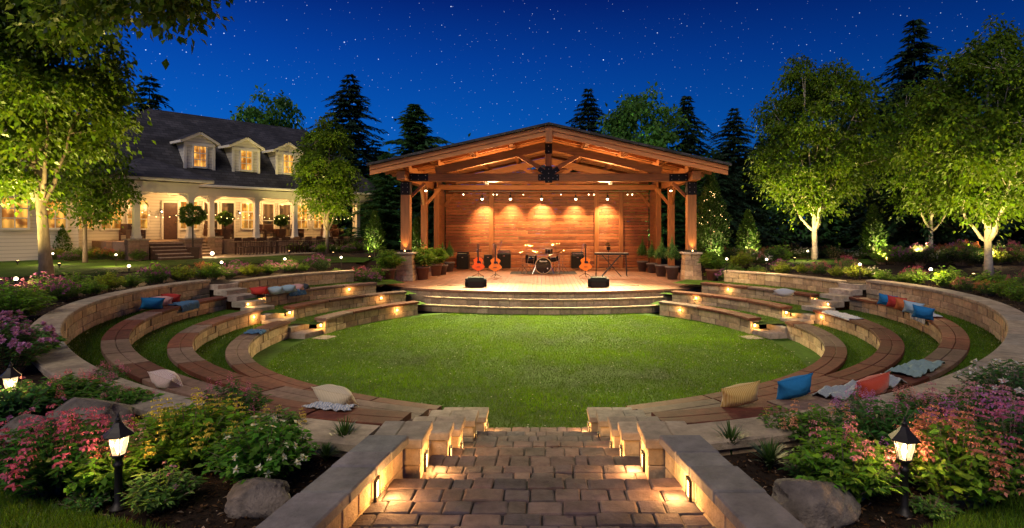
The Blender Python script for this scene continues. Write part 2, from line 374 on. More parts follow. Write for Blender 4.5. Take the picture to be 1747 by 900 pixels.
# ================================================================== ring radii read from the photo
def poly(kn, deg=4):
    c = np.polyfit([k[0] for k in kn], [k[1] for k in kn], min(deg, len(kn)-1)); return lambda a: float(np.polyval(c, a))
b1c = poly([(12, 5.85), (25, 5.72), (40, 5.80), (54, 5.98), (68, 6.15), (80, 6.36), (95, 6.70), (108, 6.88)])
b2c = poly([(11, 6.76), (25, 6.6), (40, 6.67), (54, 6.88), (65, 7.08), (77, 7.35), (92, 7.67), (108, 7.86)])
b3c = poly([(10, 7.66), (25, 7.6), (40, 7.68), (51, 7.8), (63, 8.02), (77, 8.45), (91, 9.0), (106, 9.42), (112, 9.5)])
wc = poly([(7, 9.39), (16, 9.13), (30, 8.95), (45, 8.76), (55, 8.80), (68, 9.05), (80, 9.5), (91, 9.88), (103, 10.2), (112, 10.32)])
b1r = poly([(107, 6.15), (120, 6.42), (132, 6.74), (143, 6.95)], 2)
b2r = poly([(108, 7.3), (115, 7.5), (129, 7.83), (141, 8.0)], 2)
b3r = poly([(110, 8.75), (126, 9.0), (139, 9.2)], 2)
wr = poly([(111, 9.9), (125, 10.6), (139, 10.97)], 2)
SW = .42
def PP(side): return lambda a, r: (CX+side*r*sin(rad(a)), CY-r*cos(rad(a)))
def phia(r): return float(np.interp(r, [6, 7.5, 9, 10.2, 12], [107, 107.5, 110.3, 111.5, 112]))
G1, G2, G3, GT = .33, .58, .86, 1.27
STAGE_X = .27
def ground_h(x, y):
    dx = max(abs(x-STAGE_X)-6.9, 0); dy = max(y-34.5, 22.2-y, 0); d = math.hypot(dx, dy)
    t = min(max((d-.2)/2.2, 0), 1); t = t*t*(3-2*t)
    return .62+(GT-.62)*t

STONE = (.36, .27, .18)
def stonecol(): 
    c = R.choice([(.50, .35, .20), (.42, .30, .17), (.55, .41, .25), (.37, .26, .16), (.46, .34, .21)]); return jit(c, .12)
CAPC = lambda: jit(R.choice([(.31, .25, .18), (.36, .285, .20), (.27, .23, .18)]), .1)
SEAT = lambda: jit(R.choice([(.115, .034, .020), (.14, .044, .026), (.088, .026, .017), (.155, .056, .034), (.10, .030, .019)]), .15)

# ------------------------------------------------------------------ curved stone wall made of laid blocks
def block_wall(mb, P, rin, rout, a0, a1, z0, z1, ch=.2, bl=.42, rref=8):
    nc = max(1, round((z1-z0)/ch)); h = (z1-z0)/nc
    for c in range(nc):
        a = a0; first = True
        while a < a1-.01:
            ln = math.degrees(bl*R.uniform(.6, 1.4)/rref)
            if first and c % 2: ln *= .5
            first = False
            b = min(a+ln, a1)
            if a1-b < math.degrees(.12/rref): b = a1
            gap = math.degrees(.006/rref); pr = R.uniform(-.012, .012)
            am, bm = a+gap, b-gap
            def F(u, v, w_): 
                ph = am+(bm-am)*u; r = rin(ph)+(rout(ph)-rin(ph))*v; x, y = P(ph, r); return (x, y, w_)
            # bevel in param space: build box in (u,v,w)
            Lm = (bm-am)*pi/180*rref; Wm = abs(rout(am)-rin(am)); bv = .009
            vs = []
            for sg in _S:
                for ax in range(3):
                    u = .5+sg[0]*(.5 if ax == 0 else .5-bv/max(Lm, .05)); v = .5+sg[1]*(.5 if ax == 1 else .5-bv/Wm)
                    zc = z0+h*(c+.5); z = zc+sg[2]*((h/2-.003) if ax == 2 else h/2-.003-bv)
                    x, y, z = F(u, v+(-pr/Wm if sg[1] < 0 else 0), z); vs.append((x, y, z))
            mb.add(vs, _BF, stonecol()); a = b
    # dark mortar core
    mb.sweep(P, lambda t: rin(t)+.02, lambda t: rout(t)-.02, a0+.15, a1-.15, z0, z1-.005, .001, (.05, .04, .03), 3)

def step_light(parent, loc, nx, ny, power=1.6, w_=.055, h_=.08):   # small recessed wall light: frame with glowing lens facing (nx,ny)
    ang = math.atan2(ny, nx); Mx = Matrix.Translation(loc) @ Matrix.Rotation(ang, 4, 'Z')
    f = MB(); 
    for (y0, y1, z0, z1) in ((-w_/2-.012, -w_/2, -h_/2-.012, h_/2+.012), (w_/2, w_/2+.012, -h_/2-.012, h_/2+.012), (-w_/2, w_/2, h_/2, h_/2+.012), (-w_/2, w_/2, -h_/2-.012, -h_/2)):
        f.box(-.004, .016, y0, y1, z0, z1, .002, (.02, .02, .02), Mx)
    fo = f.build('step_light', 'iron', parent)
    g = MB(); g.box(-.003, .008, -w_/2+.001, w_/2-.001, -h_/2+.001, h_/2-.001, .002, (1, 1, 1), Mx); g.build('lens', 'lens', fo)
    p = Vector(loc)+Vector((nx, ny, 0)).normalized()*.10
    light('POINT', p, power*2.6, (1, .49, .15), .03, fo)

# ================================================================== ground, lawn, terraces
gm = MB()
def ring_samples():
    S = []
    for side in (-1, 1):
        P = PP(side); phis = [7+i*2.0 for i in range(0, 87)]
        rs_off = [0, .25, .5, .8, 1.2, 1.7, 2.4, 3.3, 4.5, 6, 8, 10.5, 14, 19, 27, 40, 65, 110, 200, 380]
        def base(p):
            if p <= 110: return wc(p)+.15
            if p <= 139: return wr(p)+.15
            t = min((p-139)/10, 1); return (wr(139)+.15)*(1-t)+9.6*t
        rows = []
        for p in phis:
            pc = min(p, 180)
            row = []
            for o in rs_off:
                r = base(pc)+o; x, y = P(pc, r); z = ground_h(x, y)+(noise.noise((x*1.7, y*1.7, 0))*.01 if o > .1 else 0)
                row.append((x, y, z))
            rows.append(row)
        vs = [v for r_ in rows for v in r_]; n = len(rs_off); fs = []
        for i in range(len(rows)-1):
            for k in range(n-1): fs.append([i*n+k, i*n+k+1, (i+1)*n+k+1, (i+1)*n+k])
        o_ = len(vs); vs += [(r_[0][0], r_[0][1], -.1) for r_ in rows]; fs += [[i*n, (i+1)*n, o_+i+1, o_+i] for i in range(len(rows)-1)]
        gm.add(vs, fs)
        # strip beside the path
        x0 = -.06+side*1.08
        row0 = rows[0]; rowp = [(x0+side*(.25 if v[1] < 3.5 else 0), min(v[1], 4.6), v[2]) for v in row0]
        vs = row0+rowp; gm.add(vs, [[k, k+1, n+k+1, n+k] for k in range(n-1)])
    return
ring_samples()
ground = tag(gm.build('ground', 'soil'), None, None, kind='structure')

lm = MB()                                               # the round lawn: sheet at z 0, slightly under the benches
n_ = 120; vs = [(CX, CY+1, 0)]
for i in range(n_):
    a = 360*i/n_; aa = a if a <= 180 else 360-a; sd = -1 if a <= 180 else 1
    r = (b1c(max(aa, 12)) if aa <= 107 else b1r(min(aa, 143)))+.2
    x, y = PP(sd)(aa, r); 
    if y < 8.38: y = 8.36
    if y > 22.6: y = 22.6
    vs.append((x, y, 0))
lm.add(vs, [[0, 1+i, 1+(i+1) % n_] for i in range(n_)])
lawn = tag(lm.build('lawn', 'lawn'), None, None, kind='structure')

tm = MB()
for side in (-1, 1):
    P = PP(side)
    segs = [(b1c, b2c, G1, 10.5, 0), (b2c, b3c, G2, 9.5, 0), (b3c, wc, G3, 7.5, 0), (b1r, b2r, G1, 150, 1), (b2r, b3r, G2, 150, 1), (b3r, wr, G3, 150, 1)]
    for f0, f1, z, lim, rear in segs:
        a0, a1 = (lim, phia(f0(107))) if not rear else (phia(f0(110)), lim-2)
        m_ = int((a1-a0)/2)+1; vs = []
        for i in range(m_+1):
            a = a0+(a1-a0)*i/m_
            for t in np.linspace(0, 1, 5):
                r = f0(a)+.1+(f1(a)+.12-f0(a)-.1)*t; x, y = P(a, r); vs.append((x, y, z+noise.noise((x*2, y*2, 3))*.012))
        fs = []
        for i in range(m_):
            for k in range(4): fs.append([i*5+k, i*5+k+1, (i+1)*5+k+1, (i+1)*5+k])
        tm.add(vs, fs)
terr = tag(tm.build('terrace_lawn', 'lawn'), None, None, kind='structure')

# ================================================================== benches and walls
def seat_bench(side, rf, a0, a1, ztop, zbot, label, lights=(), endblock=True):
    P = PP(side); cx_, cy_ = P((a0+a1)/2, rf((a0+a1)/2))
    t = thing('curved_bench', label, 'bench', (0, 0, 0), 0, 'curved benches of the amphitheatre')
    # base wall
    mb = MB(); block_wall(mb, P, lambda a: rf(a)+.05, lambda a: rf(a)+SW-.06, a0+.3, a1-.3, zbot-.05, ztop-.075, .17, .40, rf(a0))
    base = mb.build('base', 'stone', t)
    sm = MB(); a = a0; k = 0
    while a < a1-.1:
        ln = math.degrees(R.uniform(1.0, 1.6)/rf(a)); b = a+ln
        if a1-b < 4: b = a1
        c0 = SEAT()
        if R.random() < .28: c0 = jit((.15, .095, .075), .12)
        for j, (o0, o1) in enumerate(((0, .205), (.213, SW))):
            sm.sweep(P, lambda q: rf(q)+o0, lambda q: rf(q)+o1, a+.16, b-.16, ztop-.07, ztop, .007, jit(c0, .10), 1.6)
        a = b
    sm.build('seat', 'seatwood', t)
    for la in lights:
        r = rf(la)+.045; x, y = P(la, r); nx, ny = CX-x, CY-y; l_ = math.hypot(nx, ny)
        step_light(base, (x, y, (ztop+zbot)/2+.03), nx/l_, ny/l_, 2.2, .07, .06)
    return t, base
def end_light(base, P, a, r, z, side, sgn, power=2.2):
    x, y = P(a, r); x2, y2 = P(a+sgn*.5, r); nx, ny = x2-x, y2-y; l_ = math.hypot(nx, ny)
    step_light(base, (x, y, z), nx/l_, ny/l_, power, .08, .07)

sname = {-1: 'left', 1: 'right'}
for side in (-1, 1):
    P = PP(side); sn = sname[side]
    for k, (fc, fr, z, zb, a0, aend) in enumerate(((b1c, b1r, .45, 0, 12.8, 145), (b2c, b2r, .70, G1, 11, 145), (b3c, b3r, .95, G2, 9.8, 141))):
        rn = ('innermost', 'middle', 'outer')[k]; r_ = fc(106)
        ac = phia(r_)-math.degrees(.33/r_); ar = phia(r_)+math.degrees(.36/r_)
        seat_bench(side, fc, a0, ac, z, zb, f'{rn} long curved wood-topped stone bench on the {sn}, from the path to the aisle steps',
                   lights=[ac-2.5] if k == 1 else [])
        t, base = seat_bench(side, fr, ar, aend, z, zb, f'{rn} short curved wood-topped stone bench on the {sn}, between aisle steps and stage', lights=[aend-7])
        end_light(base, P, ar+.25, fr(ar)+.2, (z+zb)/2+.02, side, -1, 2.6)
    # outer wall, front C
    aw = phia(10.2)-math.degrees(.38/10.2)
    t = thing('outer_wall', f'long curved stone retaining wall with pale cap ringing the {sn} seating', 'wall', group='curved outer walls')
    mb = MB(); block_wall(mb, P, lambda a: wc(a)+.03, lambda a: wc(a)+.37, 7.3, aw, G3-.05, 1.32, .2, .42, 9.2); mb.build('base', 'stone', t)
    cm = MB(); a = 7.2
    while a < aw-.1:
        b = a+math.degrees(R.uniform(.75, 1.1)/9.2)
        if aw-b < 3: b = aw
        cm.sweep(P, lambda q: wc(q), lambda q: wc(q)+.41, a+.03, b-.03, 1.32, 1.40, .014, CAPC(), 1.5); a = b
    cm.build('cap', 'cap', t)
    # rear wall
    a0 = phia(10.2)+math.degrees(.4/10.2)
    t = thing('outer_wall', f'short curved stone retaining wall by the stage end of the {sn} seating', 'wall', group='short curved walls beside the stage')
    mb = MB(); block_wall(mb, P, lambda a: wr(a)+.03, lambda a: wr(a)+.37, a0, 140, G3-.05, 1.23, .2, .5, 10.5); bs = mb.build('base', 'stone', t)
    cm = MB(); a = a0-.1
    while a < 140:
        b = min(a+math.degrees(R.uniform(.9, 1.3)/10.5), 140.1)
        cm.sweep(P, lambda q: wr(q), lambda q: wr(q)+.41, a+.03, b-.03, 1.23, 1.30, .012, CAPC(), 1.5); a = b
    cm.build('cap', 'cap', t); end_light(bs, P, a0-.02, wr(a0)+.2, 1.1, side, -1, 3)
    # aisle steps
    t = thing('aisle_steps', f'stone steps climbing between the benches on the {sn} of the lawn', 'steps', group='aisle steps through the seating')
    mb = MB(); r = 6.35; z = .0
    nst = 9
    for i in range(nst):
        r0 = 6.35+i*.46; r1 = r0+.5; z = .14*(i+1); pa = phia(r0); dw = math.degrees(.36/r0)
        mb.sweep(P, lambda q: r0, lambda q: r1, pa-dw, pa+dw, z-.16, z, .015, jit((.36, .30, .23), .12), 3)
    mb.sweep(P, lambda q: 5.75, lambda q: 6.2, 104.5, 109, -.02, .02, .008, jit((.3, .24, .19)), 3)
    so_ = mb.build('treads', 'cap', t)
    for i in (2, 5):
        r0 = 6.35+i*.46; x, y = P(phia(r0)-math.degrees(.30/r0), r0-.01); nx, ny = CX-x, CY-y; l_ = math.hypot(nx, ny)
        step_light(so_, (x, y, .14*(i+1)-.06), nx/l_, ny/l_, 2.2, .07, .05)

# grass pads where the photo shows a paved pad beside the aisle
# ================================================================== path, pillars, cheek walls
PX = -.06
def phw(Y): return float(np.interp(Y, [2, 3.1, 4.3, 4.5, 6, 8.4], [1.3, 1.12, .95, .90, .82, .74]))
steps = [(1.24, 0.2, 4.10)]+[(1.24-.155*k, 4.10+.6*(k-1)-.02*0, 4.10+.6*k) for k in range(1, 8)]+[(0.0, 8.30, 8.42)]
steps = [(z, y0, y1) for z, y0, y1 in steps]
pm = MB(); mm = MB()
for z, y0, y1 in steps:
    mm.box(PX-1.5 if y0 < 1 else PX-.95, PX+1.5 if y0 < 1 else PX+.95, y0, y1-.012, z-.17, z-.02, .001)
    y = y0
    while y < y1-.02:
        d = R.uniform(.13, .20)
        if y1-(y+d) < .12: d = y1-y
        hw = phw(y+d/2)+.06; x = -hw-R.uniform(0, .1)
        while x < hw-.05:
            ww = R.uniform(.11, .27)
            if hw-(x+ww) < .12: ww = hw-x+.02
            zz = z+R.uniform(-.006, .004)
            c = jit(R.choice([(.115, .080, .078), (.145, .096, .088), (.088, .070, .076), (.122, .088, .092), (.16, .108, .092), (.10, .078, .072)]), .12)
            j = lambda: R.uniform(-.006, .006)
            cxp, cyp = x+ww/2, y+d/2; w2, d2 = ww/2-.0045, d/2-.0045
            # cushioned slab: 6x6 grid top with rounded rim and a wavy cleft surface
            n = 9; vs = []; ph = R.uniform(0, 50)
            for iy in range(n):
                for ix in range(n):
                    u = -1+2*ix/(n-1); v = -1+2*iy/(n-1); u = math.copysign(1-(1-abs(u))**1.6, u) if abs(u) < .99 else u; v = math.copysign(1-(1-abs(v))**1.6, v) if abs(v) < .99 else v
                    e = max(abs(u), abs(v)); ex = w2*u; ey = d2*v
                    rc = .95 if abs(u) > .99 and abs(v) > .99 else 1
                    ed = min(w2*(1-abs(u)), d2*(1-abs(v)))
                    h = zz-(.007 if e > .99 else 0)+noise.noise((ex*7+ph, ey*7, z))*.007
                    wob = noise.noise((ex*5+ph, ey*5, 9))*.010 if e > .99 else 0
                    vs.append((PX+cxp+ex*rc+wob, cyp+ey*rc+wob, h))
            fs = [[iy*n+ix, iy*n+ix+1, (iy+1)*n+ix+1, (iy+1)*n+ix] for iy in range(n-1) for ix in range(n-1)]
            rim = [ix for ix in range(n)]+[iy*n+n-1 for iy in range(1, n)]+[(n-1)*n+ix for ix in range(n-2, -1, -1)]+[iy*n for iy in range(n-2, 0, -1)]
            o = len(vs); vs += [(vs[i][0], vs[i][1], zz-.06) for i in rim]; m_ = len(rim)
            fs += [[rim[i], rim[(i+1) % m_], o+(i+1) % m_, o+i][::-1] for i in range(m_)]
            pm.add(vs, fs, c); x += ww
        y += d
tag(mm.build('path_bed', 'mortar'), None, None, kind='structure')
tag(pm.build('path', 'paver', smooth=False), None, None, kind='structure')

def pillar(side, x0, x1, y0, y1, ztop, zb, label, nlight=1, power=2.6):
    """x0 is the face on the path (distance from the path axis), x1 the outer side"""
    t = thing('stone_pillar', label, 'pillar', group='low lit pillars along the path steps')
    mb = MB(); zc = ztop-.075; nc = max(2, round((zc-zb)/.14)); h = (zc-zb)/nc
    sx = lambda d: PX+side*d
    for c in range(nc):
        z0 = zb+h*c+.002; z1 = zb+h*(c+1)-.002; cut = y0+(y1-y0)*(R.uniform(.4, .6))
        xm = x0+(x1-x0)*R.uniform(.45, .6)
        for (ya, yb) in ((y0, cut-.003), (cut+.003, y1)):
            mb.box(sx(x0+R.uniform(-.004, .004)), sx(xm-.003), ya, yb, z0, z1, .007, stonecol())
            mb.box(sx(xm+.003), sx(x1), ya, yb, z0, z1, .007, stonecol())
    base = mb.build('base', 'stone', t)
    cm = MB(); xm = x0+(x1-x0)*.55
    cm.box(sx(x0-.025), sx(xm-.002), y0-.025, y1+.02, zc+.001, ztop, .008, CAPC()); cm.box(sx(xm+.002), sx(x1+.01), y0-.025, y1+.02, zc+.001, ztop, .008, CAPC())
    cm.build('cap', 'cap', t)
    for i in range(nlight):
        yy = y0+(y1-y0)*(.5 if nlight == 1 else (.28, .75)[i])
        step_light(base, (sx(x0-.006), yy, zb+(zc-zb)*.58), -side, 0, power*2.2, .07, .115)
    return t
for side in (-1, 1):
    sn = sname[side]
    pillar(side, .86, 1.22, 4.40, 4.78, 1.405, .93, f'{sn} lit stone pillar nearest the camera at the head of the outer wall', 1, 2.2)
    pillar(side, .81, 1.30, 5.35, 5.62, 1.12, .62, f'{sn} lit stone pillar between the tall near pillar and the outer bench end', 1, 1.6)
    pillar(side, .79, 1.30, 5.92, 6.30, .95, .40, f'{sn} lit stone pillar at the end of the outer bench', 1, 1.8)
    pillar(side, .75, 1.30, 6.88, 7.25, .72, .15, f'{sn} lit stone pillar at the end of the middle bench', 1, 1.5)
    pillar(side, .71, 1.30, 7.80, 8.2, .46, -.02, f'{sn} lit stone pillar nearest the lawn at the innermost bench end', 2, 1.2)
    t = thing('stair_wall', f'stepped stone wall filling between the pillars on the {sn} of the path steps', 'wall', group='stepped walls beside the path')
    mb = MB()
    for (y0, y1, zt, zb) in ((4.80, 5.33, 1.05, .62), (5.64, 5.90, .86, .5), (6.32, 6.86, .62, .2), (7.27, 7.78, .38, -.02)):
        for c in range(3):
            h = (zt-zb)/3; x0 = .93-.02*(y0 > 6)
            mb.box(PX+side*x0, PX+side*1.28, y0, (y0+y1)/2-.003, zb+c*h, zb+(c+1)*h-.003, .01, stonecol())
            mb.box(PX+side*(x0+.01), PX+side*1.28, (y0+y1)/2, y1, zb+c*h, zb+(c+1)*h-.003, .01, stonecol())
    mb.build('base', 'stone', t)
    # cheek wall, flaring out towards the viewer
    t = thing('cheek_wall', f'low stone cheek wall with slate-grey cap at the {sn} front of the path', 'wall', group='cheek walls at the front of the path')
    mb = MB(); cm = MB()
    def FX(d, y): return PX+side*(float(np.interp(y, [1.0, 3.1, 4.3], [1.40, 1.115, .945]))+d)
    zc = 1.395
    for c in range(2):
        y = 4.26
        z0 = 1.10+c*.148; z1 = z0+.143
        while y > 1.6:
            ln = R.uniform(.2, .42); y2 = y-ln
            mb.box(0, .26, y2+.004, y-.004, z0, z1, .007, stonecol(), F=lambda d, yy, z: (FX(d, yy), yy, z)); y = y2
    y = 4.30; k = 0
    for ln in (.33, .24, .36, .42, .44, .5, .5):
        y2 = y-ln; cm.box(-.03, .27+R.uniform(-.006, .01), y2+.003, y-.003, zc, zc+.078+R.uniform(-.004, .004), .010, jit((.19, .178, .172), .16), F=lambda d, yy, z: (FX(d, yy), yy, z)); y = y2
    bs = mb.build('base', 'stone', t); cm.build('cap', 'cap', t)
    yl = 3.78; step_light(bs, (FX(-.008, yl), yl, 1.305), -side, -.0, 5.0, .075, .11)
# ================================================================== foliage generators
def gcol(g, n, base, var=.3, hue=.15):
    base = np.array(base); k = 1+g.uniform(-var, var, (n, 1)); h = 1+g.uniform(-hue, hue, (n, 3)); return np.clip(base*k*h, 0, 1)

def broadleaf(seed, H, th, rx, nlimb=8, nclus=170, per=90, L=.16, tr=.16, base=(.05, .11, .015), flat=1.0, lean=(0, 0), sig=.3, low=.0, multi=False):
    g = np.random.default_rng(seed); r_ = random.Random(seed)
    tb = MB(); pts = []; rs = []; top = th+(H-th)*.72; n = 9
    ox, oy = 0, 0
    for i in range(n+1):
        t = i/n; ox += r_.uniform(-.03, .03)*H*.15; oy += r_.uniform(-.03, .03)*H*.15
        pts.append((ox*t+lean[0]*t, oy*t+lean[1]*t, top*t)); rs.append(tr*(1.25 if i == 0 else 1)*(1-.85*t)+.01)
    tb.tube(pts, rs, 10)
    skel = []
    for k in range(nlimb):
        t0 = (th/top)*(.88 if k < nlimb*.5 else 1)+r_.uniform(0, .45)*(1-th/top) if not (multi and k < 3) else th/top*.72
        t0 = min(t0, .95); i = int(t0*n); f = t0*n-i; a = Vector(pts[i]); b = Vector(pts[min(i+1, n)]); st = a.lerp(b, f)
        ang = k*2.4+r_.uniform(-.3, .3); zc = (th+H)/2; rz_ = (H-th)/2
        ez = min(st.z+r_.uniform(.35, .75)*(H-st.z), H*.92); q = max(0.1, 1-((ez-zc)/rz_)**2)**.5
        er = rx*q*r_.uniform(.6, .85); en = Vector((cos(ang)*er+lean[0], sin(ang)*er+lean[1], ez))
        br = []
        for j in range(8):
            u = j/7; p = st.lerp(en, u); p.z = st.z+(en.z-st.z)*(u**1.35 if r_.random() < 2 else u); p.x += r_.uniform(-.04, .04)*rx*.6*(u > 0); p.y += r_.uniform(-.04, .04)*rx*.6*(u > 0)
            br.append(p)
        r0 = rs[i]*.62; tb.tube(br, [max(.012, r0*(1-.85*j/7)) for j in range(8)], 6)
        skel += br[2:]
    skel += [Vector(p) for p in pts[int(n*.6):]]
    SK = np.array([tuple(p) for p in skel])
    C = []
    while len(C) < nclus:
        d = g.normal(size=3); d /= np.linalg.norm(d); r = g.uniform()**(1/3.6); p = d*r
        wob = 1+.28*noise.noise((d[0]*2.2+seed, d[1]*2.2, d[2]*2.2)); p *= wob
        if p[2] < -.2+low: p[:2] *= 1.05; p[2] *= .8
        q = np.array([p[0]*rx+lean[0], p[1]*rx+lean[1], (th+H)/2+p[2]*(H-th)/2*flat])
        if noise.noise((q[0]*.85+seed, q[1]*.85, q[2]*.85)) < -.07: continue
        C.append(q)
    C = np.array(C); tw = MB()
    for q in C:
        dd = np.linalg.norm(SK-q, axis=1)+np.maximum(SK[:, 2]-q[2], 0)*1.5; s = SK[dd.argmin()]
        mid = (s+q)/2+np.array([0, 0, -.05*H*.1]); tb.tube([s, mid, q], [.016*tr/.16+.004, .012*tr/.16+.003, .004], 4, False)
    nl = nclus*per; ci = np.repeat(np.arange(nclus), per)
    off = g.normal(0, 1, (nl, 3))*np.array([sig, sig, sig*.42]); off[:, 2] -= .35*(off[:, 0]**2+off[:, 1]**2)/max(sig, .1); Pp = C[ci]+off
    D = off/np.maximum(sig, .01)*.6+g.normal(0, .5, (nl, 3)); D[:, 2] -= .45
    ln = L*g.uniform(.6, 1.3, nl); V = leaves(Pp, D, ln, ln*.62, g=g)
    cb = (1+g.uniform(-.35, .45, nclus))[ci][:, None]; co_ = gcol(g, nl, base, .25, .12)*cb
    return tb, V, np.clip(co_, 0, 1)

def conifer(seed, H, Rm, lev=30, per=9, base=(.012, .035, .018), tl=.34, z0=.4, droop=.25, dense=1.0):
    g = np.random.default_rng(seed); r_ = random.Random(seed); tb = MB(); tb.tube([(0, 0, 0), (0, 0, H*.5), (0, 0, H*.98)], [H*.016+.03, H*.010+.02, .01], 7)
    P_ = []; D_ = []; Ls = []
    for l in range(lev):
        t = l/(lev-1); z = z0+(H-z0)*t**.95; rr = Rm*(1-t)**.7*r_.uniform(.55, 1.15)+.04
        nb = max(4, int(per*(1-.5*t)))
        for k in range(nb):
            a = r_.uniform(0, 2*pi); q = rr*r_.uniform(.5, 1.3); m_ = max(3, int(q/tl*2.4*dense)+2)
            tip = Vector((cos(a)*q, sin(a)*q, z-droop*q+.12*q*q/max(Rm, .1)))
            if q > .8: tb.tube([(0, 0, z), tuple(tip)], [.02, .006], 3, False)
            for j in range(m_):
                u = (j+.6)/m_; p = Vector((0, 0, z)).lerp(tip, u); p.z += .10*sin(u*pi)*q
                for s in (-1, 0, 1):
                    aa = a+s*r_.uniform(.5, 1.1); P_.append((p.x+r_.uniform(-.04, .04), p.y+r_.uniform(-.04, .04), p.z+r_.uniform(-.05, .05))); D_.append((cos(aa), sin(aa), -.25+r_.uniform(-.3, .25))); Ls.append(tl*r_.uniform(.6, 1.2)*(.75+.5*(1-u)))
    P_ = np.array(P_); D_ = np.array(D_); Ls = np.array(Ls)
    V = leaves(P_, D_, Ls, Ls*.30, g=g); return tb, V, gcol(g, len(P_), base, .4, .12)

def upright(seed, H, Rm, n=5000, base=(.05, .12, .02), L=.1, tip=.9):      # narrow columnar evergreen
    g = np.random.default_rng(seed); t = g.uniform(0, 1, n)**.8; z = .12*H+t*H*.88; rr = Rm*np.minimum(1, (1-t)*1.7+.02)*(t < tip+.2)*np.sqrt(g.uniform(.1, 1, n)); a = g.uniform(0, 2*pi, n)
    rr *= 1+.25*np.sin(a*5+z*9); P_ = np.stack([rr*np.cos(a), rr*np.sin(a), z], 1); D = np.stack([np.cos(a)*.5, np.sin(a)*.5, np.ones(n)*.8], 1)+g.normal(0, .35, (n, 3))
    ln = L*g.uniform(.6, 1.3, n); tb = MB(); tb.tube([(0, 0, 0), (0, 0, H*.7)], [.03, .01], 6)
    return tb, leaves(P_, D, ln, ln*.42, g=g), gcol(g, n, base, .35, .12)

def bush(seed, w_, h, nst=60, nl=14, L=.07, W=.03, lc=(.05, .12, .02), ft=None, fc=(.6, .1, .3), fn=.6, fs=.012, tiplight=0, droop=.35):
    g = np.random.default_rng(seed); P_ = []; D_ = []; Lc = []; st = MB(); FP = []; FD = []; FC = []; FL = []
    for s in range(nst):
        a = g.uniform(0, 2*pi); q = math.sqrt(g.uniform(0, 1)); tip = np.array([cos(a)*q*w_/2, sin(a)*q*w_/2, h*(1-.45*q*q)*g.uniform(.75, 1.08)]); b0 = np.array([cos(a)*q*w_*.12, sin(a)*q*w_*.12, 0])
        ctrl = b0*.4+tip*.5+np.array([0, 0, h*.18])
        cv = lambda u: (1-u)**2*b0+2*u*(1-u)*ctrl+u*u*tip
        st.tube([cv(0), cv(.35), cv(.7), cv(1)], [.004, .0035, .0028, .0015], 3, False, (.05, .08, .02))
        for j in range(nl):
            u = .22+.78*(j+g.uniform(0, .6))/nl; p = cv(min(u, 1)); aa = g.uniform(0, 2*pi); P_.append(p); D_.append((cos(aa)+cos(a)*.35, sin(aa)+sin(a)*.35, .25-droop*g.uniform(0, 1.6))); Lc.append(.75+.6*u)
        if ft and g.uniform() < fn:
            if ft == 'spike':
                hh = h*g.uniform(.14, .26); m_ = 26
                for j in range(m_):
                    u = j/m_; aa = j*2.4; r0 = fs*1.1*(1-u*.7); FP.append(tip+np.array([cos(aa)*r0, sin(aa)*r0, hh*u])); FD.append((cos(aa), sin(aa), .2+g.uniform(-.3, .4))); FC.append(fc); FL.append(fs*(1.5-u*.8))
            elif ft == 'arch':
                for tier in range(3):
                    zt = tier*fs*2.6
                    for j in range(9):
                        aa = g.uniform(0, 2*pi); FP.append(tip+np.array([cos(aa)*fs*.3, sin(aa)*fs*.3, zt])); FD.append((cos(aa), sin(aa), .3)); FC.append(fc); FL.append(fs*2.0*(1-.2*tier))
                        FP.append(tip+np.array([cos(aa)*fs*2.0, sin(aa)*fs*2.0, zt+fs*.5])); FD.append((cos(aa), sin(aa), -1.3)); FC.append(fc); FL.append(fs*1.5*(1-.2*tier))
            else:
                ax = nrm(np.array([cos(a)*q, sin(a)*q, .7])+g.normal(0, .2, 3)); s1 = nrm(np.cross(ax, [.3, .1, 1])); s2 = np.cross(ax, s1)
                npet = 5 if ft == 'flower' else 16
                for j in range(npet):
                    aa = 2*pi*j/npet; dd = s1*cos(aa)+s2*sin(aa)+ax*(.25 if ft == 'flower' else g.uniform(-.2, 1.2)); FP.append(tip+ax*.01); FD.append(dd); FC.append(fc); FL.append(fs*(2 if ft == 'flower' else 1.6))
                if ft == 'flower':
                    for j in range(4):
                        FP.append(tip+ax*.013); FD.append(ax+g.normal(0, .8, 3)); FC.append((.75, .45, .03)); FL.append(fs*.6)
    P_ = np.array(P_); D_ = np.array(D_); n = len(P_); ln = L*g.uniform(.6, 1.25, n)
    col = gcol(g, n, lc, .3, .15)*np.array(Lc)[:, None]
    V = leaves(P_, D_, ln, ln*(W/L), g=g)
    if len(FP):
        FP = np.array(FP); FL = np.array(FL)*g.uniform(.8, 1.2, len(FL)); fcol = np.array(FC); fcol = np.clip(fcol*(1+g.uniform(-.3, .3, (len(fcol), 1))), 0, 1)
        FV = leaves(FP, np.array(FD), FL, FL*.7, g=g); return st, V, np.clip(col, 0, 1), FV, fcol
    return st, V, np.clip(col, 0, 1), None, None

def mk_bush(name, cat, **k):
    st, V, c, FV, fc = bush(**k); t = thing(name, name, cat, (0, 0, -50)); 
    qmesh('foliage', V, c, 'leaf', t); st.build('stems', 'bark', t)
    if FV is not None: qmesh('flowers', FV, fc, 'petal', t)
    return t
def mk_tree(name, cat, gen, leafm='leaf', barkm='bark'):
    tb, V, c = gen; t = thing(name, name, cat, (0, 0, -50)); qmesh('crown', V, c, leafm, t); tb.build('trunk', barkm, t, smooth=True); return t

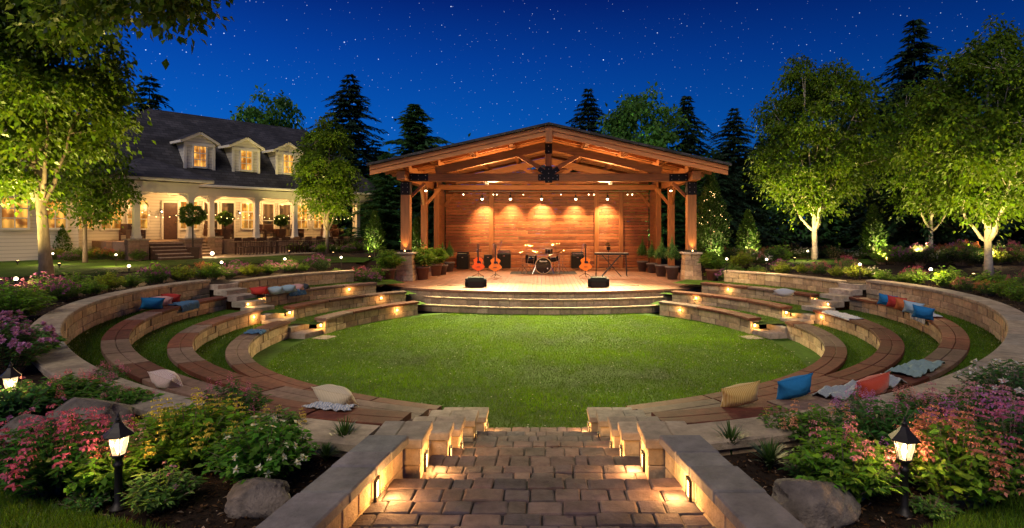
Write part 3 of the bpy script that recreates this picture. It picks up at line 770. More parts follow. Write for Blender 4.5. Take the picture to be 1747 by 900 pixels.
def blades(name, P_, H_, W_, C_, g, parent=None, lean=.5):
    n = len(P_); a = g.uniform(0, 2*pi, n); D = np.stack([np.cos(a)*lean*g.uniform(0, 1, n), np.sin(a)*lean*g.uniform(0, 1, n), np.ones(n)], 1); D = nrm(D)
    b = g.uniform(0, 2*pi, n); S = np.stack([np.cos(b), np.sin(b), np.zeros(n)], 1); H_ = H_[:, None]; W_ = W_[:, None] if hasattr(W_, '__len__') else W_
    V = np.stack([P_-S*W_/2, P_+S*W_/2, P_+D*H_+S*W_*.1, P_+D*H_-S*W_*.1], 1); return qmesh(name, V, C_, 'blade', parent)
#FOLIAGE_END
# ================================================================== stage platform
SX, SYc, SR = STAGE_X, 31.27, 10.77
PS = lambda a, r: (SX+r*sin(rad(a)), SYc-r*cos(rad(a)))      # a in degrees, 0 = towards the viewer
stage = thing('stage', 'raised round-fronted stone stage with broad curved steps and reddish floor', 'stage', (0, 0, 0))
mb = MB(); block_wall(mb, PS, lambda a: SR-.30, lambda a: SR, -36, 36, -.05, .61, .21, .55, SR)
# side returns of the platform
for sd in (-1, 1):
    xw = SX+sd*6.35; y = 22.4
    while y < 26:
        ln = R.uniform(.4, .6)
        for c in range(3): mb.box(xw-.12, xw+.12, y+.004, y+ln-.004, -.05+c*.22, .165+c*.22, .012, stonecol())
        y += ln
mb.build('platform_wall', 'stone', stage)
for i, (rr, z, an) in enumerate(((SR+.36, .47, 24.0), (SR+.72, .235, 25.0))):
    sb = MB(); block_wall(sb, PS, lambda a: rr-.34, lambda a: rr-.03, -an, an, -.02, z-.06, .2, .5, SR)
    st_ = sb.build('step', 'stone', stage); tb_ = MB(); a = -an-.2
    while a < an:
        b = min(a+R.uniform(3.5, 5.5), an+.2); tb_.sweep(PS, lambda q: rr-.36, lambda q: rr+.0, a+.03, b-.03, z-.058, z, .012, jit((.36, .25, .165), .08), 1.5); a = b
    tb_.build('tread', 'cap', st_)
db = MB(); a = -36.2
while a < 36.2:
    b = a+R.uniform(2.6, 4.5); db.sweep(PS, lambda q: SR-.42, lambda q: SR+.035, a+.02, b-.02, .615, .70, .012, jit((.25, .12, .075), .1), 1.2); a = b
y = 22.0
x0s, x1s = SX-6.42, SX+6.42
# floor of long boards running front to back
x = x0s
while x < x1s:
    w_ = .17; xm = x+w_/2; ax = math.asin(max(-1, min(1, (xm-SX)/(SR-.42)))); ys = SYc-(SR-.42)*cos(ax)+.006 if abs(xm-SX) < 6.33 else 22.6
    yy = ys
    while yy < 33.2:
        ye = min(yy+R.uniform(2, 3.6), 33.2)
        if 33.2-ye < .6: ye = 33.2
        db.box(x+.003, x+w_-.003, yy+.002, ye-.002, .64, .70, .003, jit((.27, .125, .07), .14)); yy = ye
    x += w_
db.build('floor', 'deck', stage)

# ================================================================== pavilion over the stage
pav = thing('pavilion', 'open timber-framed pavilion with gable roof and plank back wall over the stage', 'pavilion', (SX, 27, .7))
def PT(p): return (p[0]-SX, p[1]-27, p[2]-.7)
WC = lambda: jit((.30, .118, .038), .10)
def roofz(x): return 7.10-.226*abs(x-SX)
for sd in (-1, 1):
    for (dx, y, w_, zb, pl) in ((6.0, 24.7, .38, 1.90, 1), (6.02, 28.6, .30, .70, 0), (5.75, 32.0, .28, .70, 0)):
        x = SX+sd*dx; m = MB(PT); m.box(x-w_/2, x+w_/2, y-w_/2, y+w_/2, zb, 4.86, .015, WC()); o = m.build('post', 'wood_z', pav)
        if pl:
            pm_ = MB(PT); pm_.box(x-w_/2-.01, x+w_/2+.01, y-w_/2-.01, y+w_/2+.01, 4.30, 4.845, .004, (0, 0, 0)); pm_.build('bracket', 'steel', o); pm_ = MB(PT); pm_.box(x-w_/2-.02, x+w_/2+.02, y-w_/2-.02, y+w_/2+.02, 1.90, 2.0, .004, (0, 0, 0)); pm_.build('bracket', 'steel', o)
            bm_ = MB(PT)
            for zz in (4.42, 4.62, 4.78):
                for xx in (-.1, .1): bm_.sphere((x+xx, y-w_/2-.014, zz), .018, 8, 5)
            bm_.build('bolts', 'bolt', o)
        else:
            for (px_, py_) in ((sd*-1, 0), (0, -1)):
                k = MB(PT); k.beam((x+px_*.1, y+py_*.1, 4.05), (x+px_*.75, y+py_*.75, 4.80), .12, .14, .01, WC()); k.build('brace', 'wood_z', pav)
    k = MB(PT); x = SX+sd*6.0; k.beam((x-sd*.12, 24.85, 4.2), (x-sd*.75, 24.9, 4.83), .1, .13, .01, WC()); k.build('brace', 'wood_z', pav)
    k = MB(PT); k.box(x-.17, x+.17, 23.75, 33.0, 4.87, 5.24, .015, WC()); k.build('eave_beam', 'wood_y', pav)
    k = MB(PT)
    for dx in (1.55, 3.15, 4.75):
        xx = SX+sd*dx; k.box(xx-.09, xx+.09, 23.55, 32.9, roofz(xx)-.46, roofz(xx)-.20, .012, WC())
    k.build('purlins', 'wood_y', pav)
    k = MB(PT); xx = SX+sd*6.0; k.box(xx-.12, xx+.12, 23.6, 32.9, 5.28, 5.56, .012, WC()); k.build('purlins', 'wood_y', pav)
    # barge fascia boards at the front: two courses
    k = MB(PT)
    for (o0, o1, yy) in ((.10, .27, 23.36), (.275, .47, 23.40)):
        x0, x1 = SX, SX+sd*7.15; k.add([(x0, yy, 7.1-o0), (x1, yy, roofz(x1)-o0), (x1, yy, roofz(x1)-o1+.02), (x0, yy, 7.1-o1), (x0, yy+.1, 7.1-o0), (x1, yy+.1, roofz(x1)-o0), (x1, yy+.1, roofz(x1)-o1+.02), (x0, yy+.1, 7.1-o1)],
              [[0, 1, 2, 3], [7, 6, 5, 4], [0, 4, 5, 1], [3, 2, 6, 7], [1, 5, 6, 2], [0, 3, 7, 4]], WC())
    k.c = [tuple(q*1.7 for q in c_) for c_ in k.c]; k.build('fascia', 'wood_x', pav)  # same timber, colour lightened to stand for light falling on the front
    # main rafters of front and middle trusses
    for yy in (24.7, 30.4):
        k = MB(PT); k.beam((SX, yy, 7.1-.72), (SX+sd*4.75, yy, roofz(SX+4.75)-.72), .26, .34, .012, WC()); k.build('rafter', 'wood_x', pav)
        k = MB(PT); k.beam((SX+sd*.16, yy, 5.32), (SX+sd*1.35, yy, 6.02), .18, .18, .012, WC()); k.build('strut', 'wood_x', pav)
    # soffit planks
    k = MB(PT); n = 22; y0 = 23.47
    for i in range(n):
        xa = SX+sd*7.12*i/n; xb = SX+sd*7.12*(i+1)/n-sd*.008; dz = .15
        k.add([(xa, y0, roofz(xa)-dz), (xb, y0, roofz(xb)-dz), (xb, 33.3, roofz(xb)-dz), (xa, 33.3, roofz(xa)-dz), (xa, y0, roofz(xa)-dz+.03), (xb, y0, roofz(xb)-dz+.03), (xb, 33.3, roofz(xb)-dz+.03), (xa, 33.3, roofz(xa)-dz+.03)],
              [[0, 1, 2, 3], [7, 6, 5, 4], [0, 4, 5, 1], [1, 5, 6, 2], [2, 6, 7, 3], [3, 7, 4, 0]], jit((.27, .12, .05), .15))
    k.build('soffit', 'wood_y', pav)
    k = MB(PT)
    for yy in [24.2+1.15*i for i in range(8)]: k.beam((SX+sd*.1, yy, 7.08-.24), (SX+sd*7.05, yy, roofz(SX+7.05)-.24), .09, .13, .008, WC())
    k.build('rafter_tails', 'wood_x', pav)
rf = MB(PT)
for sd in (-1, 1):
    x1 = SX+sd*7.25; rf.add([(SX, 23.25, 7.12), (x1, 23.25, roofz(x1)+.02), (x1, 33.6, roofz(x1)+.02), (SX, 33.6, 7.12), (SX, 23.25, 7.03), (x1, 23.25, roofz(x1)-.07), (x1, 33.6, roofz(x1)-.07), (SX, 33.6, 7.03)],
           [[0, 1, 2, 3], [7, 6, 5, 4], [0, 4, 5, 1], [1, 5, 6, 2], [2, 6, 7, 3]], (.1, .1, .1))
rf.build('roof', 'shingle', pav)
for (yy, zz0, zz1) in ((24.7, 4.86, 5.20), (30.4, 4.86, 5.12)):
    k = MB(PT); k.box(SX-6.05 if yy < 25 else SX-5.8, SX+6.05 if yy < 25 else SX+5.8, yy-.15, yy+.15, zz0, zz1, .015, WC()); k.build('tie_beam', 'wood_x', pav)
    k = MB(PT); k.box(SX-.13, SX+.13, yy-.13, yy+.13, zz1, 6.6, .012, WC()); k.build('king_post', 'wood_z', pav)
k = MB(PT); k.box(SX-.14, SX+.14, 23.3, 23.52, 6.32, 6.9, .012, WC()); k.build('king_post', 'wood_z', pav)
k = MB(PT); yf = 24.535
k.box(SX-.44, SX+.44, yf, yf+.012, 4.90, 5.16, .003); k.box(SX-.15, SX+.15, yf-.004, yf+.010, 4.80, 5.50, .003)
for sd in (-1, 1): k.beam((SX+sd*.1, yf-.003, 5.20), (SX+sd*.42, yf-.003, 5.40), .012, .2, .003, up=(0, 0, 1)); 
pl_ = k.build('truss_plate', 'steel', pav)
k = MB(PT); k.box(SX-.15, SX+.15, yf+.02, yf+.034, 6.02, 6.45, .003); k.build('truss_plate', 'steel', pav)
for sd in (-1, 1): k = MB(PT); k.box(SX+sd*6.06, SX+sd*5.05, yf-.002, yf+.011, 4.88, 5.18, .003); k.build('truss_plate', 'steel', pav)
k = MB(PT)
for (x, z) in [(-.36, 4.96), (-.36, 5.1), (.36, 4.96), (.36, 5.1), (-.18, 5.0), (.18, 5.0), (0, 5.0), (0, 4.86), (0, 5.2), (0, 5.38), (0, 6.12), (0, 6.34), (-.3, 5.27), (.3, 5.27)]+[(sd*x, z) for sd in (-1, 1) for x in (5.15, 5.45, 5.75, 5.95) for z in (4.95, 5.11)]:
    k.sphere((SX+x, yf-.008, z), .02, 8, 5)
k.build('bolts', 'bolt', pl_)
# back wall boards, posts, side wings
k = MB(PT); z = .72
while z < 6.6:
    z1 = z+.168; x = SX-5.55
    while x < SX+5.55:
        ln = R.uniform(.9, 3.2); x1 = min(x+ln, SX+5.55)
        if roofz(x if abs(x-SX) > abs(x1-SX) else x1)-.25 > z1 or z < 5.4: k.box(x+.004, x1-.004, 32.02, 32.06, z+.016, z1-.002, .014, jit(R.choice([(.33, .115, .040), (.25, .083, .029), (.37, .14, .05), (.20, .065, .024)]), .12))
        x = x1
    z = z1
k.build('back_wall', 'boards', pav)
k = MB(PT)
for px_ in (838, 1018, 1060): 
    xx = (px_-925)*.0319; k.box(xx-.12, xx+.12, 31.93, 32.015, .7, 5.2, .01, WC())
k.build('wall_stud', 'wood_z', pav)
for sd in (-1, 1):
    k = MB(PT); z = .72
    while z < 5.2:
        yy = 29.9
        while yy < 31.85:
            y1 = min(yy+R.uniform(.6, 1.6), 31.85); k.box(SX+sd*5.60, SX+sd*5.66, yy+.002, y1-.002, z+.004, z+.167, .006, jit(R.choice([(.30, .125, .045), (.25, .10, .036), (.22, .085, .032)]), .12)); yy = y1
        z += .168
    k.build('side_wall', surf('cedar_side', None, .5, 4, .45, .35, 9, stretch=(3, .6, 6), bdist=.008), pav)
    k = MB(PT); xx = SX+sd*5.63; k.box(xx-.13, xx+.13, 29.68, 29.89, .7, 4.9, .012, WC()); k.build('post', 'wood_z', pav)
# pedestals under the front posts
for sd in (-1, 1):
    t = thing('stone_pedestal', f'tapered limestone pedestal under the {sname[sd]} front post of the pavilion', 'pedestal', (SX+sd*6.0, 24.7, .7), 0, 'pedestals of the pavilion posts')
    m = MB(); 
    for c in range(5):
        hw = .37-.012*c; z0, z1 = c*.222, c*.222+.218; s_ = R.uniform(-.1, .1)
        m.box(-hw, s_-.003, -hw, hw, z0, z1, .014, stonecol()); m.box(s_+.003, hw, -hw, hw, z0, z1, .014, stonecol())
    m.build('base', 'stone', t); m = MB(); m.box(-.40, .40, -.40, .40, 1.112, 1.195, .02, (.40, .33, .26)); m.build('cap', 'cap', t)
    # small glowing uplight at the foot of the post
    t = thing('post_uplight', f'tiny glowing uplight at the foot of the {sname[sd]} front post', 'light', (SX+sd*6.0, 24.44, 1.896), 0, 'uplights on the pedestals')
    m = MB(); m.lathe([(.035, 0), (.035, .04), (.028, .045)], n=12); m.build('housing', 'iron', t); m = MB(); m.lathe([(.024, 0.046), (.022, .07), (.008, .10)], n=10); m.build('lens', 'lens', t)
    light('SPOT', (0, -.03, .1), 60, (1, .52, .16), .03, t, (0, .12, 2.2), 75, .8)
    # downlight under the eave
    t = thing('downlight', f'round downlight hanging under the {sname[sd]} eave beam', 'light', (SX+sd*5.35, 25.6, 4.55), 0, 'downlights under the eaves')
    m = MB(); m.lathe([(.01, .3), (.01, .08), (.05, .08), (.09, 0), (.085, 0)], n=16); m.build('housing', 'iron', t); m = MB(); m.sphere((0, 0, 0.0), .055, 12, 8); m.build('lamp_bulb', 'bulb', t)
    light('SPOT', (0, 0, -.09), 190, (1, .66, .34), .06, t, (0, 0, -3), 130, .7)
# light rail, spot lamps
t = thing('light_rail', 'thin steel rail for the lamps below the rear tie beam', 'rail', (0, 0, 0)); m = MB(); m.tube([(SX-5.2, 30.9, 4.82), (SX+5.2, 30.9, 4.82)], .022, 8)
for x in np.arange(-5, 5.1, 1.25): m.tube([(SX+x, 30.9, 4.82), (SX+x, 30.5, 4.95)], .012, 6)
m.build('tube', 'bolt', t)
for i, px_ in enumerate((823, 871, 924, 982, 1036)):
    x = (px_-925)*.031; t = thing('spot_lamp', f'{ORD[i]} from the left of the five bright lamps hanging in front of the plank wall', 'lamp', (x, 30.9, 4.42), 0, 'hanging spot lamps over the stage')
    m = MB(); m.tube([(0, 0, .38), (0, 0, .2)], .012, 6); m.lathe([(.03, .22), (.05, .2), (.055, .05), (.085, .02), (.08, .02)], n=16); m.build('housing', 'iron', t)
    m = MB(); m.sphere((0, 0, 0), .062, 14, 9); m.build('lamp_bulb', 'bulb', t)
    light('SPOT', (0, .35, -.02), (900, 700, 1060, 760, 940)[i], (1, .58, .24), .04, t, (0, .35+.6, -1.0), 80+(i*7) % 5*3, 1.0)
    light('SPOT', (0, -.1, -.1), 720, (1, .66, .34), .08, t, (0, -3.6, -3.7), 80, .9)
for i, (px_, s_) in enumerate(((791, .03), (842, .022), (848, .022), (893, .018), (957, .018), (1004, .025), (1013, .025), (1070, .02), (1078, .028))):
    x = (px_-925)*.031; t = thing('small_rail_lamp', f'{ORD[i]} from the left of the small lamps on the stage light rail', 'lamp', (x, 30.88, 4.65), 0, 'small lamps on the light rail')
    m = MB(); m.tube([(0, 0, .17), (0, 0, .03)], .016, 8); m.build('housing', 'iron', t); m = MB(); m.sphere((0, 0, 0), s_, 10, 6); m.build('lamp_bulb', 'bulb', t)
light('POINT', (SX-2.4, 27.5, 4.7), 620, (1, .58, .24), .25, pav).location = PT((SX-2.4, 25.3, 4.75))  # added fill lights without fixtures, brightening guitars and stage front
light('POINT', (SX+2.4, 27.5, 4.7), 620, (1, .58, .24), .25, pav).location = PT((SX+2.4, 25.3, 4.75))
# two floodlights added on the front tie beam to brighten the lawn
for sd in (-1, 1):
    t = thing('fill_flood', f'small flood lamp added to brighten the lawn, under the {sname[sd]} side of the front beam', 'lamp', (SX+sd*2.6, 24.5, 4.78), 0, 'added flood lamps on the front beam')
    m = MB(); m.box(-.07, .07, -.05, .05, -.06, .06, .01); m.tube([(0, 0, .05), (0, .02, .1)], .012, 6); m.build('housing', 'iron', t); m = MB(); m.box(-.055, .055, -.056, -.051, -.05, .05, .001); m.build('lens', M['softlens'], t)
    light('SPOT', (0, -.12, -.06), 10500, (1, .84, .40), .15, t, (-sd*.6, -5.6, -5.0), 84, 1.0)

# ================================================================== instruments on the stage
def FL(px_, py_, z=.7): x, y = at(px_, py_, z); return (x, y, z)
def guitar(px_, py_, mat, lab, slab, rz, grp='acoustic guitars on stands'):
    loc = FL(px_, py_); t = thing('guitar', lab, 'guitar', (loc[0], loc[1]-.03, loc[2]+.27), rz, grp); t.scale = (1.28,)*3
    pts = []
    for i in range(40):
        a = 2*pi*i/40; z = -cos(a); rr = .20 if z < -.05 else .15
        wv = sin(a); wd = (.195*math.exp(-((z+.45)/.55)**2)+.145*math.exp(-((z-.55)/.38)**2)); pts.append((math.copysign(min(abs(wv)**.5, 1), wv)*wd*1.22, .25+z*.25))
    m = MB(); m.prism(pts, -.05, .05); m.build('body', mat, t, False)
    m = MB(); m.lathe([(.048, 0), (.048, .004)], n=18, Mx=Matrix.Translation((0, -.053, .31)) @ Matrix.Rotation(pi/2, 4, 'X')); m.box(-.06, .06, -.060, -.052, .13, .15, .003); m.prism([(.02, .30), (.09, .24), (.10, .30), (.06, .36)], -.054, -.0515); m.build('sound_hole', 'ebony', t)
    m = MB(); m.box(-.024, .024, -.075, -.052, .36, .80, .004); m.build('neck', 'ebony', t)
    m = MB(); m.box(-.036, .036, -.07, -.052, .80, .95, .005); 
    for z in (.83, .87, .91):
        for s in (-1, 1): m.sphere((s*.045, -.06, z), .011, 8, 5)
    m.build('headstock', 'darkwood', t)
    t.rotation_euler = (rad(-8), 0, rz)
    s = thing('guitar_stand', slab, 'stand', loc, rz, 'guitar stands'); m = MB(); m.tube([(0, .05, .06), (0, .05, .30), (0, .11, .72)], .014, 6); m.build('pole', 'black', s)
    m = MB(); 
    for a in (-90, 30, 150): m.tube([(0, .05, .16), (.3*cos(rad(a)), .05+.3*sin(rad(a)), .012)], .012, 6)
    m.build('legs', 'black', s); m = MB(); m.tube([(-.13, -.09, .34), (-.12, -.08, .28), (0, .05, .30), (.12, -.08, .28), (.13, -.09, .34)], .011, 6); m.build('yoke', 'black', s)
guitar(816, 472, 'gorange', 'red-orange acoustic guitar on a stand, leftmost on the stage', 'stand carrying the red-orange guitar at far left', rad(8))
guitar(845, 473, 'gamber', 'amber acoustic guitar on a stand, right of the red-orange one', 'stand carrying the amber guitar beside the large amplifier', rad(-6))
guitar(999, 472, 'gamber', 'amber acoustic guitar right of the drums beside the keyboard', 'stand carrying the guitar right of the drums', rad(5))
def amp(px_, py_, w_, h_, lab, rz=0, head=True):
    w_ *= 1.12; h_ *= 1.12
    loc = FL(px_, py_); t = thing('amplifier', lab, 'amplifier', loc, rz, 'guitar amplifiers by the plank wall'); m = MB(); m.box(-w_/2, w_/2, -.17, .17, 0, h_, .015); m.build('cabinet', 'black', t)
    m = MB(); m.box(-w_/2+.03, w_/2-.03, -.178, -.171, .04, h_-.09, .003); m.build('grille', 'grille', t)
    m = MB(); m.box(-.05, .05, -.183, -.179, h_-.16, h_-.13, .002); m.build('badge', 'chrome', t)
    m = MB(); 
    for s in (-1, 1):
        for z in (.02, h_-.02): m.sphere((s*(w_/2-.02), -.16, z), .022, 8, 5)
    m.build('corners', 'chrome', t)
    if head:
        m = MB(); m.box(-w_/2+.03, w_/2-.03, -.13, .13, h_+.003, h_+.15, .012); o = m.build('head', 'black', t); m = MB(); m.box(-w_/2+.05, w_/2-.05, -.136, -.131, h_+.05, h_+.09, .002); m.build('control_panel', 'chrome', o)
amp(790, 458.5, .58, .68, 'black amplifier cabinet with head at far left of the plank wall', rad(-6))
amp(860, 457.5, .66, .74, 'large black amplifier behind the amber guitar left of the drums')
amp(833, 457, .40, .66, 'narrow black speaker cabinet between the two left amplifiers', 0, False)
amp(985, 457.5, .62, .66, 'black amplifier right of the drums behind a guitar', rad(5))
# drums
B0 = FL(927, 467)
t = thing('bass_drum', 'black bass drum with white lettering and pale hoop, middle of the drum kit', 'drum', B0)
RB = .385; Mx = Matrix.Translation((0, 0, RB+.01)) @ Matrix.Rotation(pi/2, 4, 'X')
m = MB(); m.lathe([(RB-.015, -.45), (RB-.015, .0)], n=36, Mx=Mx); m.build('shell', 'blackgloss', t, True)
m = MB(); m.lathe([(RB-.02, 0.002), (RB-.022, .008)], n=36, Mx=Mx); hd = m.build('head', 'blackgloss', t)
m = MB(); 
ring = [(RB*cos(a), RB*sin(a)) for a in np.linspace(0, 2*pi, 41)]
m.tube([(x, -.012, RB+.01+z) for x, z in ring], .017, 8, False); m.build('hoop', M['hoop'], t, True); m = MB(); m.tube([(x, .43, RB+.01+z) for x, z in ring], .017, 8, False); m.build('hoop', 'darkwood', t, True)
cu = bpy.data.curves.new('lettering', 'FONT'); cu.body = 'Benson'; cu.size = .125; cu.align_x = 'CENTER'; cu.extrude = .001
lo = bpy.data.objects.new('lettering', cu); COL.objects.link(lo); lo.data.materials.append(M['letter']); lo.location = (0, -.0125, RB+.19); lo.rotation_euler = (pi/2, 0, 0)
dg = bpy.context.evaluated_depsgraph_get(); me = bpy.data.meshes.new_from_object(lo.evaluated_get(dg)); bpy.data.objects.remove(lo); lo = bpy.data.objects.new('lettering', me); COL.objects.link(lo); lo.location = (0, -.0125, RB+.19); lo.rotation_euler = (pi/2, 0, 0); lo.parent = hd
m = MB(); m.lathe([(.03, 0), (.03, .004)], n=14, Mx=Matrix.Translation((.2, -.012, RB-.12)) @ Matrix.Rotation(pi/2, 4, 'X')); m.lathe([(.015, 0), (.015, .004)], n=14, Mx=Matrix.Translation((0, -.012, .08)) @ Matrix.Rotation(pi/2, 4, 'X')); m.build('badge', 'letter', hd)
for s in (-1, 1): m = MB(); m.tube([(s*.33, .02, .45), (s*.52, -.12, .01)], .014, 6); m.build('leg', 'chrome', t)
def drum(name, loc, r, h, tilt, lab, mat='blackgloss', legs=3, lh=.3):
    t = thing(name, lab, 'drum', loc); Mx = Matrix.Translation((0, 0, lh)) @ Matrix.Rotation(rad(tilt[0]), 4, 'X') @ Matrix.Rotation(rad(tilt[1]), 4, 'Y')
    m = MB(); m.lathe([(r, 0), (r, h)], n=28, Mx=Mx); m.build('shell', mat, t, True); m = MB(); m.lathe([(r*.97, h+.001), (r*.97, h+.006)], n=28, Mx=Mx); m.build('head', 'membrane', t)
    m = MB()
    for zz in (.01, h): m.lathe([(r+.004, zz-.012), (r+.012, zz-.012), (r+.012, zz+.012), (r+.004, zz+.012)], n=28, Mx=Mx)
    for k_ in range(6): p0 = Mx @ Vector((r*1.03*cos(k_*pi/3), r*1.03*sin(k_*pi/3), .02)); p1 = Mx @ Vector((r*1.03*cos(k_*pi/3), r*1.03*sin(k_*pi/3), h)); m.tube([p0, p1], .008, 5)
    m.build('rims', 'chrome', t)
    for k_ in range(legs): a = rad(90+k_*360/legs); m = MB(); m.tube([(r*1.02*cos(a), r*1.02*sin(a), lh+.2), (r*1.08*cos(a), r*1.08*sin(a), .01)], .012, 6); m.build('leg', 'chrome', t)
x0, y0 = B0[0], B0[1]
drum('floor_tom', (x0-.62, y0+.25, .7), .27, .42, (6, 6), 'large black floor tom left of the bass drum', legs=3, lh=.50)
drum('snare_drum', (x0+.50, y0+.28, .7), .25, .26, (14, -8), 'black drum right of the bass drum with tilted head', legs=3, lh=.62)
drum('rack_tom', (x0+.27, y0+.15, .7), .17, .26, (8, 0), 'small black tom above the bass drum', legs=1, lh=.96)
def cymbal(dx, dy, z, r, tilt, lab, boom=0, legsr=.32):
    t = thing('cymbal_stand', lab, 'cymbal', (x0+dx, y0+dy, .7), 0, 'cymbals on chrome stands'); m = MB()
    m.tube([(0, 0, .05), (0, 0, z-.25), (boom, 0, z+.06)], .013, 6); m.build('stand', 'chrome', t)
    for k_ in range(3): a = rad(-90+k_*120); m = MB(); m.tube([(0, 0, .42), (legsr*cos(a), legsr*sin(a), .012)], .012, 6); m.build('leg', 'chrome', t)
    Mx = Matrix.Translation((boom, 0, z)) @ Matrix.Rotation(rad(tilt[0]), 4, 'X') @ Matrix.Rotation(rad(tilt[1]), 4, 'Y'); m = MB(); m.lathe([(r, -.014), (r*.7, -.004), (r*.25, .006), (r*.2, .022), (.02, .032), (.01, .034)], n=30, Mx=Mx); m.build('plate', 'brass', t, True)
cymbal(-1.02, .30, 1.02, .19, (8, 3), 'low flat cymbal at the far left of the drum kit'); cymbal(-.80, .55, 1.38, .26, (12, 8), 'high cymbal tilted right on the left of the kit', .1); cymbal(-.36, .60, 1.05, .24, (14, 14), 'tilted cymbal between floor tom and bass drum')
cymbal(.62, .65, 1.42, .28, (10, -4), 'high wide cymbal right of the small tom', -.05); cymbal(.78, .3, 1.04, .2, (6, 0), 'low cymbal at the right of the kit beside its stand'); cymbal(.95, .5, 1.12, .17, (6, 0), 'small hi-hat cymbal at the far right of the kit')
def mic(px_, py_, h_, dx, dz, lab, dy=0):
    loc = FL(px_, py_); t = thing('microphone_stand', lab, 'microphone', loc, 0, 'boom microphone stands on stage'); m = MB(); m.tube([(0, 0, .03), (0, 0, h_)], .013, 6); m.build('pole', 'black', t)
    m = MB(); m.tube([(-dx*.25, 0, h_-dz*.25), (dx, dy, h_+dz)], .011, 6); m.build('boom', 'chrome', t); m = MB()
    for k_ in range(3): a = rad(-60+k_*120); m.tube([(0, 0, .12), (.34*cos(a), .34*sin(a), .012)], .012, 6)
    m.build('legs', 'black', t); m = MB(); m.sphere((dx, dy, h_+dz), .034, 10, 7); m.tube([(dx, dy, h_+dz), (dx-.12*math.copysign(1, dx), dy, h_+dz-.10)], .018, 8); m.build('microphone', 'chrome', t)
mic(885, 456, 1.37, .38, .44, 'tall boom microphone stand left of the drums leaning right'); mic(970, 456, 1.37, -.52, .52, 'tall boom microphone stand right of the drums leaning left')
mic(814, 461, 1.05, .10, .35, 'microphone stand behind the leftmost guitar'); mic(841, 460, 1.05, .06, .35, 'microphone stand behind the amber guitar'); mic(992, 461, 1.02, .13, .36, 'microphone stand behind the guitar right of the drums'); mic(853, 459, 1.1, .10, .40, 'microphone stand beside the large left amplifier')
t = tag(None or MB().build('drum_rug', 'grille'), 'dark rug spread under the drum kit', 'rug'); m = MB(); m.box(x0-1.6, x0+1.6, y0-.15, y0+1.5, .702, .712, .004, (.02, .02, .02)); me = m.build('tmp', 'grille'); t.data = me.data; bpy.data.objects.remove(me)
# keyboard on X stand
K0 = FL(1043, 471); t = thing('keyboard', 'long electronic keyboard resting on an X-shaped stand', 'keyboard', (K0[0], K0[1], .7+.98), rad(-2))
m = MB(); m.box(-.78, .78, -.16, .20, 0, .09, .015); m.build('case', 'black', t); m = MB(); m.box(-.74, .74, -.155, .02, .09, .098, .002); kk = m.build('keys', 'membrane', t)
m = MB()
for i in range(44):
    if i % 7 not in (2, 6): m.box(-.72+i*.0335, -.705+i*.0335, -.06, .018, .099, .108, .001)
m.build('black_keys', 'black', kk)
t = thing('keyboard_stand', 'black X-shaped keyboard stand with trestle ends right of the guitar', 'stand', (K0[0], K0[1], .7), rad(-2)); m = MB()
for yy in (-.13, .15):
    for s in (-1, 1): m.tube([(-s*.42, yy, .02), (s*.42, yy, .97)], .018, 6)
    for s in (-1, 1): m.tube([(s*.70, yy, .02), (s*.66, yy, .97)], .014, 6)
m.build('frame', 'black', t); m = MB()
for x in (-.7, -.42, .42, .7): m.tube([(x, -.22, .02), (x, .24, .02)], .018, 6)
m.tube([(-.66, -.13, .9), (.66, -.13, .9)], .012, 6)
m.build('feet', 'black', t)
st_, V, c, FV, fc = bush(77, .36, .28, 16, 8, .08, .035, (.02, .03, .01)); t = thing('small_dark_plant', 'small dark potted plant against the plank wall behind the keyboard', 'plant', (3.55, 31.4, .7+.0)); qmesh('foliage', V+np.array([0, 0, 1.15]), c, 'leaf', t); m = MB(); m.lathe([(.09, 1.0), (.12, 1.18), (.10, 1.18)], n=14); m.build('pot', 'black', t); m = MB(); m.tube([(0, 0, 0), (0, 0, 1.0)], .02, 6); m.lathe([(.15, 0), (.15, .02), (.02, .03)], n=12); m.build('plant_stand', 'black', t)
# floor monitors
for px_, lab in ((812, 'black wedge floor monitor at the left front edge of the stage'), (1021, 'black wedge floor monitor at the right front edge of the stage')):
    loc = FL(px_, 489.5); t = thing('floor_monitor', lab, 'speaker', loc, rad(3 if px_ < 900 else -3), 'wedge floor monitors')
    F = lambda x, y, z: (y, x, z)
    m = MB(); poly_ = [(-.19, 0), (.21, 0), (.21, .16), (.02, .40), (-.10, .36), (-.20, .22)]
    m.prism(poly_, -.30, .30, F=lambda a, yy, z: (yy, a, z)); m.prism([(-.14, .03), (.16, .03), (.15, .15), (.0, .33), (-.08, .31), (-.15, .2)], .301, .40, F=lambda a, yy, z: (yy, a, z)); m.prism([(-.14, .03), (.16, .03), (.15, .15), (.0, .33), (-.08, .31), (-.15, .2)], -.40, -.301, F=lambda a, yy, z: (yy, a, z)); m.build('cabinet', 'monitor', t)
    m = MB(); m.add([(-.27, -.2035, .20), (.27, -.2035, .20), (.27, -.106, .352), (-.27, -.106, .352)], [[0, 1, 2, 3]]); m.add([(-.27, -.194, .03), (.27, -.194, .03), (.27, -.2035, .19), (-.27, -.2035, .19)], [[0, 1, 2, 3]]); m.build('grille', 'grille', t)
for i, (x, y, s_, lab) in enumerate(((FL(795, 488)[0], 22.6, -1, 'black cable lying on the stage left of the left monitor'), (FL(1040, 487)[0], 22.6, 1, 'black cable lying on the stage right of the right monitor'))):
    m = MB(); pts = [(x+s_*k_*.14, y+.12*sin(k_*1.3+i), .71) for k_ in range(9)]; m.tube(pts, .012, 5); tag(m.build('cable', 'black'), lab, 'cable')
